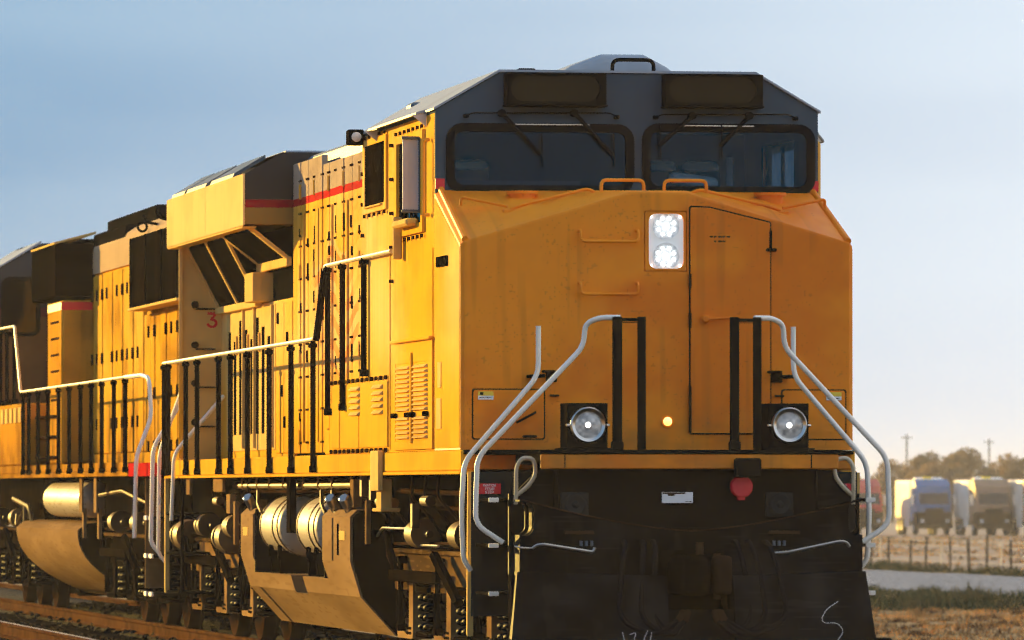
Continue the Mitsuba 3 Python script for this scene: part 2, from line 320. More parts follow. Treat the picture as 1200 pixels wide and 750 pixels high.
for s in (-1, 1):                                       # vent cups on the nose sides
    each(L + '__nose__side_vent', [bx(s * 1.55, s * 1.51, y, y + .13, 3.235, 3.315) for y in (.62, .80, .98)], 'paint_black')

# headlight: twin clusters behind one cover in the recess
H = L + '__headlight'
add(H, prism(sg.Polygon(rrect(-.098, .221, 3.185, 3.637, .01).exterior, [rrect(-.07, .205, 3.20, 3.622, .06).exterior]), 'y', .0, .068), 'paint_shaded_front')
add(H + '__lens_plate', prism(rrect(-.072, .207, 3.198, 3.624, .06), 'y', .035, .065), 'lens_plate', emitter=glow(.030, .033, .034))
for zc in (3.295, 3.525):
    add(H + '__lamp_bowl', lathe([(0, .10), (.018, .105), (.012, .088), (.006, .02)], (.067, .035, zc), (0, -1, 0), 32), 'lens_plate')
    dots = [trimesh.creation.icosphere(subdivisions=1, radius=.021)]
    dots[0].apply_translation([.067, .012, zc])
    for a in range(8):
        d = trimesh.creation.icosphere(subdivisions=1, radius=.0115)
        d.apply_translation([.067 + .066 * math.cos(a * math.pi / 4 + .39), .015, zc + .066 * math.sin(a * math.pi / 4 + .39)]); dots.append(d)
    add(H + '__lamp', dots, 'lens_plate', True, emitter=glow(.6, .6, .58))
for x in (-.045, .18):
    for zc in (3.222, 3.60):
        add(H + '__corner_lamp', moved(trimesh.creation.icosphere(subdivisions=1, radius=.011), x, .03, zc), 'lens_plate', True, emitter=glow(.4, .4, .39))
k = add(L + '__amber_marker', moved(trimesh.creation.icosphere(subdivisions=2, radius=.036), .073, -.005, 2.031), 'lens_plate', True, emitter=glow(.30, .13, .02), lab='small glowing amber marker lamp')
add(L + '__amber_marker__bezel', lathe([(0, .05), (.012, .05), (.014, .038)], (.073, .0, 2.031), (0, -1, 0), 20), 'paint_shaded_front')

# ---- cab: hollow shell
CY0, CY1 = 1.30, 5.36
cab_prof = [(-1.52, 1.815), (1.52, 1.815), (1.52, 4.475), (1.01, 4.768), (-1.01, 4.768), (-1.52, 4.475)]
outer = prism(cab_prof, 'y', CY0, CY1)
inner = prism([(-1.46, 2.2), (1.46, 2.2), (1.46, 4.44), (.99, 4.71), (-.99, 4.71), (-1.46, 4.44)], 'y', CY0 + .06, CY1 - .06)
WIN = [rrect(-1.395, .005, 3.865, 4.325, .09), rrect(.158, 1.45, 3.865, 4.335, .09)]
c = toman(outer) - toman(inner)
for w in WIN: c = c - toman(prism(w, 'y', CY0 - .1, CY0 + .1))
SIDEW = [(1.95, 3.25, 3.62, 4.29), (3.97, 5.10, 3.86, 4.36)]
for (a, b, z0, z1) in SIDEW:
    for s in (-1, 1): c = c - toman(bx(s * 1.40, s * 1.60, a, b, z0, z1, .01))
def cab_paint(p, n, uv):
    y = weather(YEL, YEL_D, 0.45, (0.88, 0.57, 0.20))(p, n, uv)
    g = weather((0.07, 0.105, 0.135), (0.06, 0.065, 0.07), 0.5)(p, n, uv)
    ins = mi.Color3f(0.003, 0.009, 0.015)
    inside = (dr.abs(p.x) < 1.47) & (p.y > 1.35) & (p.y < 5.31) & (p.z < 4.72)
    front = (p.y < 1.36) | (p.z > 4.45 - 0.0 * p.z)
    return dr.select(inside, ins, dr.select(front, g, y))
bsdf('paint_cab', cab_paint, 0.55, spec=0, bump=wavy, bscale=0.003)
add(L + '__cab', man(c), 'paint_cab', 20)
add(L + '__cab__roof', prism([(-1.54, 4.487), (-1.02, 4.79), (1.02, 4.79), (1.54, 4.487), (1.54, 4.470), (1.02, 4.771), (-1.02, 4.771), (-1.54, 4.470)], 'y', CY0 - .02, CY1 + .05), 'paint_roof_grey')
for w in WIN:
    add(L + '__cab__windshield_gasket', prism(sg.Polygon(w.buffer(.045).exterior, [w.buffer(-.022).exterior]), 'y', CY0 - .025, CY0 + .015), 'rubber')
    add(L + '__cab__windshield', prism(w.buffer(-.015), 'y', CY0 + .0, CY0 + .002), 'pane_glass', False)
for s, x0, x1 in ((-1, -.985, -.20), (1, .27, 1.045)):
    b = sg.box(x0, 4.512, x1, 4.757); o = rrect(x0 + .03, x1 - .05, 4.535, 4.74, .098)
    add(L + '__cab__number_board', [prism(sg.Polygon(b.exterior, [o.exterior]), 'y', 1.12, 1.297), bx(x0 - .01, x1 + .01, 1.11, 1.29, 4.497, 4.511, .004)], 'paint_black')
    add(L + '__cab__number_board_glass', prism(o.buffer(.004), 'y', 1.15, 1.20), 'board_glass')
for x0, x1 in ((-1.255, -.132), (.248, 1.292)):
    add(L + '__cab__wiper_rod', [tube([(x0 - .03, 1.27, 4.425), (x0 + .02, 1.26, 4.448), (x1 - .02, 1.26, 4.456), (x1 + .04, 1.27, 4.43)], .006, 6, .02), bx(x0 - .05, x0 - .01, 1.24, 1.30, 4.41, 4.44), bx(x1 + .02, x1 + .06, 1.24, 1.30, 4.41, 4.44)], 'rubber')
for (a, b) in (((-1.005, 4.447), (-.700, 4.125)), ((-.431, 4.452), (-.130, 4.128)), ((.507, 4.439), (.238, 4.196)), ((.963, 4.443), (.729, 4.200))):
    add(L + '__cab__wiper', [tube([(a[0], 1.25, a[1]), (b[0], 1.235, b[1])], .017, 6, 0), cyl((a[0], 1.30, a[1]), (a[0], 1.23, a[1]), .03, 10), tube([(b[0] + .01, 1.245, b[1] + .17), (b[0] + .015, 1.245, b[1] - .10)], .007, 6, 0)], 'rubber')
for x0, x1 in ((-.90, -.31), (.42, 1.0)):  # bright strips stand in for the glint on the windshield gaskets
    add(L + '__cab__gasket_glint', bx(x0, x1, CY0 - .05, CY0 - .026, 4.357, 4.366, .002), 'chrome')
for s in (-1, 1):
    add(L + '__cab__corner_stripe', bx(s * 1.45, s * 1.523, CY0 - .012, CY0 + .01, 3.853, 3.935, .002), 'sign_red')
    # sun awning above the side windows
    OX, OZ = (1.665, 4.262) if s > 0 else (1.61, 4.456)
    AY = 4.9 if s > 0 else 4.4
    add(L + '__cab__side_awning', hull([(s * 1.525, y, z) for y in (1.75, AY) for z in ((4.43, 4.455) if s > 0 else (4.478, 4.50))] + [(s * OX, y, z) for y in (1.75, AY) for z in (OZ, OZ + .018)]), 'paint_roof_grey')
    each(L + '__cab__awning_gusset', [prism([(s * 1.523, 4.262), (s * 1.523, 4.43), (s * (OX - .015), OZ + .006)] if s > 0 else [(-1.523, 4.36), (-1.523, 4.47), (-1.64, 4.455)], 'y', y, y + .012) for y in (1.76, AY - .02)], 'paint_grey_light')
    a, b, z0, z1 = SIDEW[0]
    add(L + '__cab__side_window_frame', prism(sg.Polygon(sg.box(a - .10, z0 - .08, b + .08, z1 + .06).exterior, [sg.box(a, z0, b, z1).exterior]), 'x', s * 1.515, s * 1.545), 'paint_yellow')
    add(L + '__cab__side_window', bx(s * 1.49, s * 1.494, a, b, z0, z1, 0), 'pane_glass', False)
    each(L + '__cab__sliding_sash', [bx(s * 1.50, s * 1.52, y, y + .07, z0, z1) for y in (a, 2.6, b - .07)], 'paint_black')
    a, b, z0, z1 = SIDEW[1]
    add(L + '__cab__rear_window_frame', prism(sg.Polygon(sg.box(a - .09, z0 - .06, b + .09, z1 + .05).exterior, [sg.box(a, z0, b, z1).exterior]), 'x', s * 1.515, s * 1.54), 'paint_yellow')
    add(L + '__cab__rear_window', bx(s * 1.505, s * 1.534, a, b, z0, z1, .001), 'screen_black', False)  # black sheet stands in for the dark interior behind the opening
    add(L + '__cab__rear_window_sill', bx(s * 1.50, s * 1.56, a + .1, b - .1, z0 - .02, z0 - .005), 'paint_cream')
    add(L + '__cab__wind_deflector', bx(s * 1.535, s * 1.672, 2.05, 2.075, 3.715, 4.285, .008), 'paint_grey_light')
    add(L + '__cab__deflector_frame', [bx(s * 1.53, s * 1.545, 2.03, 2.09, 3.70, 4.30), bx(s * 1.53, s * 1.68, 2.03, 2.045, 4.275, 4.30), bx(s * 1.53, s * 1.68, 2.03, 2.045, 3.695, 3.72)], 'paint_grey')
    add(L + '__cab__arm_rest', [bx(s * 1.53, s * 1.63, 2.15, 2.95, 3.60, 3.66, .02), bx(s * 1.53, s * 1.60, 3.02, 3.07, 3.36, 3.70)], 'paint_cream')
    add(L + '__cab__grab_post', [tube([(s * 1.53, 1.55, 3.66), (s * 1.58, 1.55, 3.66), (s * 1.58, 1.55, 4.25), (s * 1.53, 1.55, 4.25)], .014, 8, .04)], 'paint_yellow')
    add(L + '__cab__bolts', [cyl((s * 1.53, y, z), (s * 1.552, y, z), .016, 6) for y in np.linspace(3.95, 5.1, 5) for z in (4.43, 3.78)] + [cyl((s * 1.53, y, z), (s * 1.552, y, z), .016, 6) for y in np.linspace(1.9, 3.3, 7) for z in (4.375, 3.51)] + [cyl((s * 1.52, 3.6, z), (s * 1.55, 3.6, z), .016, 6) for z in np.linspace(3.2, 4.3, 5)] + [cyl((s * 1.52, 5.28, z), (s * 1.545, 5.28, z), .018, 6) for z in np.linspace(2.6, 4.4, 8)], 'rust_iron', kind='stuff')
    # raised seam strips of the cab side
    for y in (1.42, 3.73, 5.33):
        add(L + '__cab__seam_strip', bx(s * 1.515, s * 1.528, y, y + .03, 1.83, 3.48 if y > 2 else 3.4, .003), 'paint_yellow')
    # louvred door
    D = L + '__louvre_door'
    k = add(D, [prism(sg.Polygon(sg.box(1.36, 1.83, 3.46, 2.68).exterior, [sg.box(1.55, 1.9, 3.32, 2.52).exterior]), 'x', s * 1.52, s * 1.54), bx(s * 1.518, s * 1.5365, 1.55, 3.32, 1.9, 2.52, .002), bx(s * 1.53, s * 1.57, 1.34, 3.48, 2.685, 2.71), bx(s * 1.53, s * 1.555, 2.39, 2.47, 1.88, 2.6)], 'paint_yellow')
    for i in range(16):
        z = 1.915 + i * .037
        if i == 5: continue
        for y0 in (1.62, 2.52):
            add(k + '__louvre', hull([(s * 1.537, y, z) for y in (y0, y0 + .70)] + [(s * 1.537, y, z + .028) for y in (y0, y0 + .70)] + [(s * 1.562, y, z + q) for y in (y0 + .02, y0 + .68) for q in (.004, .012)]), 'paint_cream')
    for y in (1.55, 2.27, 2.52, 3.25):
        add(k + '__latch', bx(s * 1.535, s * 1.58, y, y + .08, 2.085, 2.125), 'paint_black')
    # data plates beside the louvred door
    for z0, z1, w in ((2.30, 2.50, .18), (1.98, 2.22, .24)):
        add(L + '__data_plate', bx(s * 1.52, s * 1.535, .95, .95 + w, z0, z1, .002), 'paint_cream')
    # flush battery box behind the cab
    B = add(L + '__battery_box', [bx(s * 1.0, s * 1.52, 3.80, 7.18, 1.815, 2.445, .008), bx(s * 1.0, s * 1.50, 7.18, 7.5, 1.815, 2.25, .008), bx(s * 1.0, s * 1.50, 7.5, 7.8, 1.815, 2.03, .008)], 'paint_yellow') if True else None
    each(B + '__cover', [bx(s * 1.515, s * 1.532, 3.84, 5.46, 1.86, 2.40, .004), bx(s * 1.515, s * 1.532, 5.50, 6.62, 1.86, 2.40, .004), bx(s * 1.515, s * 1.532, 6.66, 7.14, 1.86, 2.40, .004)], 'paint_yellow')
    for y0 in (4.08, 5.42):
        for i in range(5):
            z = 2.13 + i * .052
            add(B + '__louvre', hull([(s * 1.532, y, z) for y in (y0, y0 + .55)] + [(s * 1.532, y, z + .036) for y in (y0, y0 + .55)] + [(s * 1.557, y, z + q) for y in (y0 + .02, y0 + .53) for q in (.004, .012)]), 'paint_cream')
    add(B + '__bolts', [cyl((s * 1.525, y, z), (s * 1.548, y, z), .02, 6) for y in np.arange(3.9, 7.2, .27) for z in (1.835, 2.425)], 'rust_iron', kind='stuff')
    add(L + '__jack_pad', [bx(s * 1.535, s * 1.575, 4.05, 4.52, 1.50, 1.83), bx(s * 1.45, s * 1.54, 4.12, 4.40, 1.34, 1.60), bx(s * 1.40, s * 1.56, 4.0, 4.5, 1.33, 1.36)], 'paint_cream')
    # marker light at the cab's rear corner
    add(L + '__marker_light', bx(s * 1.535, s * 1.665, 5.15, 5.32, 4.38, 4.51, .012), 'paint_black')
    add(L + '__marker_light__lens', lathe([(0, .042), (.02, .04), (.03, .02)], (s * 1.60, 5.148, 4.446), (0, -1, 0), 18), 'marker_lens')
# cab interior
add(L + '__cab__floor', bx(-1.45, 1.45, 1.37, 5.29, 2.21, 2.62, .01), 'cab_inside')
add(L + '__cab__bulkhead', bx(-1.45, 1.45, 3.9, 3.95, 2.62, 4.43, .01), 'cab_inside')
add(L + '__cab__ceiling_duct', bx(-1.1, 1.1, 2.4, 3.8, 4.42, 4.55, .02), 'console')
for x0, x1, h in ((-1.35, -.35, 3.93), (.35, 1.3, 3.90)):
    add(L + '__cab__console', hull([(x, y, z) for x in (x0, x1) for y, z in ((1.45, 2.65), (2.0, 2.65), (1.45, h), (1.75, h), (2.0, h - .2))]), 'console')
for x in (-.95, .60, .95):
    seat = [rhull([(x + dx, 3.0 + dy, z) for dx in (-.2, .2) for dy, z in ((-.25, 3.1), (.2, 3.1))], .06, 1), rhull([(x + dx, 3.22, z) for dx in (-.19, .19) for z in (3.2, 3.85)], .05, 1), rhull([(x + dx, 3.24, z) for dx in (-.1, .1) for z in (3.98, 4.08)], .06, 1), cyl((x, 3.0, 2.6), (x, 3.0, 3.1), .06, 12)]
    add(L + '__cab__seat', seat, 'seat_cloth', 40)
    add(L + '__cab__lit_head_rest', rhull([(x + dx, 3.24, 4.115) for dx in (-.09, .09)], .063, 1), 'paint_white', 40)  # white top stands in for light on the head rest
add(L + '__cab__bright_window_strip', bx(1.12, 1.17, 3.0, 3.01, 3.86, 4.2, .002), 'sign_white')  # added white plate standing in for a bright window strip
add(L + '__cab__white_helmet', [rhull([(.45, 1.7, 3.97), (.75, 1.7, 3.93)], .05, 1)], 'paint_white')
# roof fittings
dome = rhull([(x, y, z) for x, z in ((-.23, 4.80), (-.16, 4.845), (.06, 4.93), (.38, 4.93), (.54, 4.845), (.60, 4.80)) for y in (2.8, 4.2)], .08, 2)
add(L + '__cab__roof_dome', dome, 'paint_roof_grey', 40)
add(L + '__cab__roof_handle', tube([(-.095, 1.45, 4.76), (-.095, 1.45, 4.885), (.235, 1.45, 4.885), (.235, 1.45, 4.76)], .015, 8, .06), 'paint_black')
each(L + '__cab__roof_lug', [bx(-.83, -.70, 1.5, 1.6, 4.78, 4.815), bx(-.50, -.44, 1.5, 1.6, 4.78, 4.80)], 'paint_black')
each(L + '__cab__roof_antenna', [bx(-1.25, -1.10, 4.4, 4.7, 4.62, 4.70, .02), bx(-.6, -.2, 4.6, 5.0, 4.78, 4.84, .02)], 'paint_grey')

# ---- hood
HX = 1.05
add(L + '__hood', [bx(-HX + .03, HX - .03, 5.3, 18.9, 1.80, 4.47, .01)], 'paint_black')  # black core paints shadow into the gaps between the doors
for s in (-1, 1):
    seams = [5.40, 6.3, 7.2, 8.1, 8.68, 9.22, 9.73, 10.23, 10.70, 11.13, 11.66, 12.15, 12.65, 13.16]
    for i, (a, b) in enumerate(zip(seams[:-1], seams[1:])):
        d = add(L + '__hood__door', bx(s * (HX - .035), s * (HX + (.012 if i % 3 else .02)), a + .012, b - .012, 1.85, 4.58 if b > 11.6 else 4.49, .006), 'paint_hood')
    for i, a in enumerate(seams[1:-1]):
        for z in (3.90, 3.62, 3.25, 2.75, 2.28):
            if random.random() < .28: continue
            z += random.uniform(-.10, .10); h_ = random.choice((.035, .05, .075)); o_ = random.choice((-.035, -.03, .02))
            add(L + '__hood__latch', [bx(s * HX, s * (HX + .026), a + o_, a + o_ + .035, z - h_, z + h_, .004), bx(s * HX, s * (HX + .022), a + o_ - .02, a + o_ + .055, z - h_ - .012, z - h_ + .012, .003)], 'rust_iron')
        add(L + '__hood__seam_bolts', [cyl((s * (HX + .01), a + q, z), (s * (HX + .028), a + q, z), .012, 6) for z in np.linspace(1.95, 4.4, 9) for q in (-.05, .05)], 'rust_iron', kind='stuff')
        if i % 2 == 0: add(L + '__hood__door_rib', bx(s * HX, s * (HX + .03), a + .22, a + .245, 1.95, 4.1, .004), 'paint_hood')
        if i % 2: each(L + '__hood__hinge', [cyl((s * (HX + .02), a, z - .07), (s * (HX + .02), a, z + .07), .014, 8) for z in (2.0, 2.75, 3.55, 4.3)], 'paint_yellow')
add(L + '__hood__roof', [bx(-.93, .93, 5.37, 13.2, 4.47, 4.66, .03), bx(-.6, .6, 8.0, 12.0, 4.66, 4.72, .02)], 'paint_grey')
# radiator section below the wing
for s in (-1, 1):
    add(L + '__hood__radiator_case', [bx(s * .98, s * 1.055, 13.2, 18.85, 1.82, 3.33, .006)], 'paint_yellow')
    G = L + '__grille_door'
    G = add(G, [prism(sg.Polygon(sg.box(14.5, 1.90, 18.3, 3.30).exterior, [sg.box(y, 2.06, y + .23, 3.0 + .10 * (i % 3)).exterior for i, y in enumerate(np.linspace(14.85, 17.95, 8))]), 'x', s * 1.056, s * 1.066)], 'paint_cream')
    for i, y in enumerate(np.linspace(14.85, 17.95, 8)):
        add(G + '__slot', bx(s * 1.05, s * 1.0625, y, y + .23, 2.06, 3.0 + .10 * (i % 3), .001), 'screen_black')
    for y in (14.62, 15.98, 16.85):
        add(G + '__rib', bx(s * 1.06, s * 1.09, y, y + .07, 1.92, 3.30, .006), 'paint_cream')
    for y in (15.62, 16.5, 17.4):
        add(G + '__handle', bx(s * 1.06, s * 1.085, y, y + .05, 2.86, 3.05, .004), 'paint_yellow')
    for y, z in ((13.5, 2.9), (13.9, 2.4), (14.2, 3.1), (13.7, 2.1)):
        add(L + '__hood__latch', bx(s * 1.05, s * 1.085, y, y + .07, z, z + .11, .004), 'paint_black')
    for a, b in ((13.22, 13.8), (13.83, 14.42)):
        add(L + '__hood__door', bx(s * 1.05, s * 1.07, a, b, 1.86, 3.30, .006), 'paint_yellow')
    # sloping intake screens
    def slab(x0, z0, x1, z1, y0, y1, t=.02):
        return hull([(s * x, y, z) for y in (y0, y1) for x, z in ((x0, z0), (x1, z1), (x0 - .5 * t, z0 + t), (x1 - .5 * t, z1 + t))])
    for a, b in ((15.75, 17.22), (17.30, 18.8)):
        add(L + '__hood__intake_screen', slab(1.40, 3.97, 1.07, 3.36, a, b), 'screen_black')
    add(L + '__hood__intake_screen', slab(1.44, 3.97, 1.08, 3.70, 13.6, 15.5), 'screen_black')
    each(L + '__hood__screen_frame', [slab(1.42, 3.98, 1.085, 3.35, a, a + .09, .03) for a in (15.64, 17.215, 18.76)] + [slab(1.46, 3.985, 1.085, 3.69, a, a + .14, .03) for a in (13.42, 15.48)] + [bx(s * 1.05, s * 1.10, 13.4, 15.7, 3.63, 3.72), bx(s * 1.05, s * 1.12, 15.6, 18.85, 3.30, 3.37)], 'paint_cream')
    add(L + '__hood__vent_box', bx(s * 1.0, s * 1.22, 15.0, 15.64, 3.335, 3.62, .01), 'paint_cream')
    # bulkhead plate at the hood's end, with step brackets and a number
    P = add(L + '__bulkhead_plate', prism([(s * 1.0, 1.815), (s * 1.475, 1.815), (s * 1.475, 3.98), (s * 1.36, 3.98), (s * 1.06, 3.33), (s * 1.0, 3.33)], 'y', 18.84, 18.90), 'paint_cream')
    for z in (3.40, 2.99, 2.60, 2.20):
        add(P + '__step_bracket', [cyl((s * 1.33, 18.86, z), (s * 1.33, 18.76, z), .035, 10), bx(s * 1.32, s * 1.12, 18.80, 18.84, z - .05, z - .035)], 'rust_iron')
    add(P + '__edge_strip', bx(s * 1.455, s * 1.495, 18.80, 18.835, 1.83, 3.97, .005), 'paint_yellow')
    add(P + '__red_number', text_front('3', .15, s * 1.15, 18.838, 3.17, .003, True), 'sign_red')
# radiator wing
wing_prof = [(-1.525, 4.02), (-1.525, 4.49), (-1.16, 4.70), (1.16, 4.70), (1.525, 4.49), (1.525, 4.02)]
def wing_shade_paint(p, n, uv):  # darkened copy of the livery; shade of the front end is in the colour
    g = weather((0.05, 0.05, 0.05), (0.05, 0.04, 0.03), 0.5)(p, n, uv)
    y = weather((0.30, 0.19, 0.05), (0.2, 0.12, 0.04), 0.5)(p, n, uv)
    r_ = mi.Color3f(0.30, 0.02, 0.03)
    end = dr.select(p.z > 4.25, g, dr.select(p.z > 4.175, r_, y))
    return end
def wing_side(p, n, uv): return weather((0.82, 0.57, 0.24), (0.52, 0.32, 0.12), 0.4)(p, n, uv)
bsdf('wing_end_shade', wing_shade_paint, 0.5, spec=0); bsdf('wing_side', wing_side, 0.65, spec=0)
add(L + '__radiator_wing', prism(wing_prof, 'y', 13.22, 19.5), 'wing_end_shade')
for s in (-1, 1):
    for a, b in ((13.20, 16.2), (16.22, 19.52)):
        add(L + '__radiator_wing__side_panel', bx(s * 1.522, s * 1.540, a, b, 4.005, 4.495, .005), 'wing_side')
    add(L + '__radiator_wing__under_lip', bx(s * 1.40, s * 1.535, 13.3, 19.5, 3.985, 4.003, .003), 'paint_cream')
    for y0, y1 in ((14.2, 16.0), (16.4, 18.0), (18.2, 19.3)):
        add(L + '__radiator_wing__roof_frame', hull([(s * x, y, z) for y in (y0, y1) for x, z in ((1.52, 4.495), (1.20, 4.68), (1.50, 4.54), (1.20, 4.72))]), 'paint_grey')
add(L + '__radiator_wing__roof_shutter', bx(-1.1, 1.1, 13.5, 19.3, 4.70, 4.73, .01), 'paint_roof_grey')

# ---- handrails
def rail_post(key, s, y, z0, z1, x=1.555, mat='paint_black'):
    return add(key, [bx(s * (x - .022), s * (x + .022), y - .022, y + .022, z0, z1, .006), bx(s * (x - .05), s * (x + .03), y - .035, y + .035, z0, z0 + .06), bx(s * (x - .03), s * (x + .035), y - .05, y + .05, z1 - .06, z1 - .02)], mat)
for s in (-1, 1):
    R_ = add(L + '__handrail', tube([(s * 1.555, 19.65, 2.815), (s * 1.555, 8.05, 2.825), (s * 1.555, 7.42, 3.44), (s * 1.555, 3.45, 3.44)], .020, 10, .10), 'rail_paint')
    for y in (19.62, 19.23, 17.7, 16.74, 14.98, 14.04, 12.74, 11.16, 9.64, 8.17):
        rail_post(R_ + '__post', s, y, 1.66, 2.81)
    for y, z0 in ((7.23, 2.15), (6.32, 2.18), (5.02, 2.45)):
        rail_post(R_ + '__post', s, y, z0, 3.44)
    add(R_ + '__sloping_post', bx(s * 1.53, s * 1.58, 7.36, 7.46, 2.82, 3.42) if False else tube([(s * 1.552, 7.97, 2.82), (s * 1.552, 7.44, 3.42)], .03, 6, 0), 'paint_black')
    # rear stair rails
    add(L + '__stair_rail', tube([(s * 1.07, 18.5, 2.47), (s * 1.58, 18.5, 1.88), (s * 1.60, 18.55, 1.2)], .021, 8, .1), 'paint_white')
    add(L + '__stair_rail', tube([(s * 1.34, 20.0, 2.79), (s * 1.32, 20.0, 2.56), (s * 1.56, 20.0, 1.90), (s * 1.57, 20.0, .85), (s * 1.48, 20.0, .75)], .021, 8, .1), 'paint_white')
    add(L + '__stair_side', bx(s * 1.535, s * 1.49, 19.66, 19.76, .45, 1.63), 'paint_cream')
    add(L + '__stair_side', bx(s * 1.50, s * 1.47, 18.55, 18.62, .45, 1.63), 'paint_black')
    for z in (.45, .85, 1.25):
        add(L + '__stair_step', bx(s * 1.1, s * 1.52, 18.62, 19.66, z, z + .03), 'paint_black')
    for h in (.35, .75, 1.15): pass

# ---- front porch
add(L + '__porch', [bx(-1.12, 1.12, -1.30, -.10, 1.70, 1.775, .004), bx(-1.0, 1.0, -1.2, -.1, 1.2, 1.7, .02)], 'paint_black')
add(L + '__porch__fascia', bx(-1.13, 1.13, -1.335, -1.302, 1.664, 1.775, .008), 'paint_shaded_front')
add(L + '__porch__top_lip', bx(-1.135, 1.135, -1.345, -1.28, 1.777, 1.806, .004), 'paint_black')
each(L + '__porch__fascia_joint', [bx(x - .004, x + .004, -1.338, -1.33, 1.67, 1.77, .001) for x in (.92, -.95)], 'rubber')
for x in (-.7645, .7645):
    D = L + '__ditch_light'
    D = add(D, [prism(sg.Polygon(sg.box(x - .152, 1.806, x + .152, 2.155).exterior, [sg.Point(x, 1.99).buffer(.118).exterior]), 'y', -1.25, -1.235), bx(x - .152, x - .138, -1.235, -.93, 1.806, 2.155, .003), bx(x + .138, x + .152, -1.235, -.93, 1.806, 2.155, .003), bx(x - .137, x + .137, -1.235, -.93, 2.14, 2.155, .003), bx(x - .137, x + .137, -.945, -.93, 1.82, 2.139, .003), bx(x - .19, x + .19, -1.30, -.9, 1.795, 1.82, .004), bx(x - .2, x + .17, -1.33, -1.25, 1.74, 1.80, .004)], 'paint_black')
    add(D + '__bezel', lathe([(-.05, .105), (.02, .137), (.05, .137), (.062, .125), (.05, .102), (.03, .098)], (x, -1.24, 1.992), (0, -1, 0), 40), 'chrome', 50)
    add(D + '__reflector', lathe([(0, .10), (.03, .085), (.06, .045), (.07, .015)], (x, -1.275, 1.992), (0, 1, 0), 32), 'lamp_inside', True)
    add(D + '__lens', lathe([(0, .099), (.014, .09), (.026, .05), (.03, .004)], (x, -1.272, 1.992), (0, -1, 0), 32), 'lens_glass', True)
    add(D + '__bulb', moved(trimesh.creation.icosphere(subdivisions=2, radius=.034), x, -1.25, 1.992), 'lens_plate', True, emitter=glow(.30, .29, .27))
    each(D + '__side_clip', [bx(x + q * .135, x + q * .165, -1.29, -1.24, 1.98, 2.0) for q in (-1, 1)], 'chrome')
for x0, x1, x2, x3 in ((-.575, -.505, -.385, -.325), (.318, .385, .495, .555)):
    add(L + '__safety_gate', [bx(x0, x1, -1.27, -1.235, 1.806, 2.80, .005), bx(x2, x3, -1.27, -1.235, 1.806, 2.80, .005), bx(x1, x2, -1.262, -1.24, 2.765, 2.79, .003), bx(x1, x2, -1.262, -1.24, 2.755, 2.76, .001), bx(x0 - .01, x1 + .01, -1.28, -1.23, 1.806, 1.87)], 'paint_black')
WR = .0205
for s in (-1, 1):
    add(L + '__stair_rail', tube([(s * .51, -1.22, 2.795), (s * .66, -1.16, 2.795), (s * .755, -1.10, 2.75), (s * .765, -1.08, 2.58), (s * 1.565, -1.05, 1.75), (s * 1.58, -1.05, 1.25), (s * 1.37, -1.05, 1.115)], WR, 12, .09), 'paint_white')
    add(L + '__stair_rail', tube([(s * .985, -.35, 2.75), (s * .985, -.35, 2.375), (s * 1.555, -.35, 1.72), (s * 1.575, -.35, 1.34), (s * 1.56, -.35, .98), (s * 1.50, -.33, .90)], WR, 12, .09), 'paint_white')
    add(L + '__stair_rail__bracket', [bx(s * .93, s * 1.02, -.35, -.0, 2.36, 2.385)], 'paint_black')
    # rear plate of the stairwell, stringer, steps
    W = add(L + '__stair_plate', bx(s * .98, s * 1.49, -.30, -.27, .55, 1.645, .004), 'stair_dark')
    add(W + '__watch_step_sign', bx(s * 1.265, s * 1.443, -.308, -.299, 1.476, 1.556, .001), 'sign_red')
    cx = s * 1.354
    add(W + '__sign_lettering', [text_front('WATCH', .0195, cx, -.3085, 1.5325, bold=True), text_front('YOUR', .0195, cx, -.3085, 1.507, bold=True), text_front('STEP', .0195, cx, -.3085, 1.4815, bold=True)], 'sign_white')
    add(L + '__stair_stringer', prism([(-.285, 1.64), (-.25, 1.64), (-.19, .42), (-.25, .40)], 'x', s * 1.47, s * 1.515), 'paint_cream')
    for i, z in enumerate((.36, .72, 1.08, 1.42)):
        t = add(L + '__stair_step', [bx(s * (1.02 - .0 * i), s * 1.46, -1.02, -.31, z, z + .025, .004)], 'paint_black')
        add(t + '__white_edge', bx(s * 1.40, s * 1.475, -1.04, -1.02, z - .005, z + .03, .003), 'paint_white')
    add(L + '__corner_grab_iron', tube([(s * 1.285, -1.12, 1.40), (s * 1.285, -1.14, 1.68), (s * 1.24, -1.14, 1.75), (s * 1.15, -1.14, 1.74), (s * 1.135, -1.14, 1.62), (s * 1.2, -1.14, 1.53), (s * 1.275, -1.12, 1.47)], .0165, 8, .06), 'rail_paint')

# ---- pilot and plow
hole = [rrect(s * 1.265 - .052, s * 1.265 + .052, 1.185, 1.41, .05) for s in (-1, 1)]
add(L + '__pilot', prism(sg.Polygon(sg.box(-1.335, .80, 1.335, 1.655).exterior, [h.exterior for h in hole]).difference(sg.Polygon([(-1.4, 1.7), (-1.4, 1.5), (-1.3, 1.47), (-1.12, 1.655), (-1.12, 1.7)])).difference(sg.Polygon([(1.4, 1.7), (1.4, 1.5), (1.3, 1.47), (1.12, 1.655), (1.12, 1.7)])), 'y', -1.11, -1.06), 'pilot_black')
for s, h in zip((-1, 1), hole):
    add(L + '__pilot__step_hole_rim', prism(sg.Polygon(h.buffer(.014).exterior, [h.exterior]), 'y', -1.122, -1.108), 'rust_iron')
xs = np.linspace(-1.30, 1.30, 27)
top = [(x, 1.20 + .235 * (abs(x) / 1.3) ** 1.5) for x in xs]
slot = [sg.Polygon([(s * .16, .60), (s * .16, 1.04), (0, 1.04), (0, .60)]).buffer(.05) for s in (-1, 1)]
lower = sg.Polygon([(-1.30, .80), (1.30, .80)] + top[::-1])
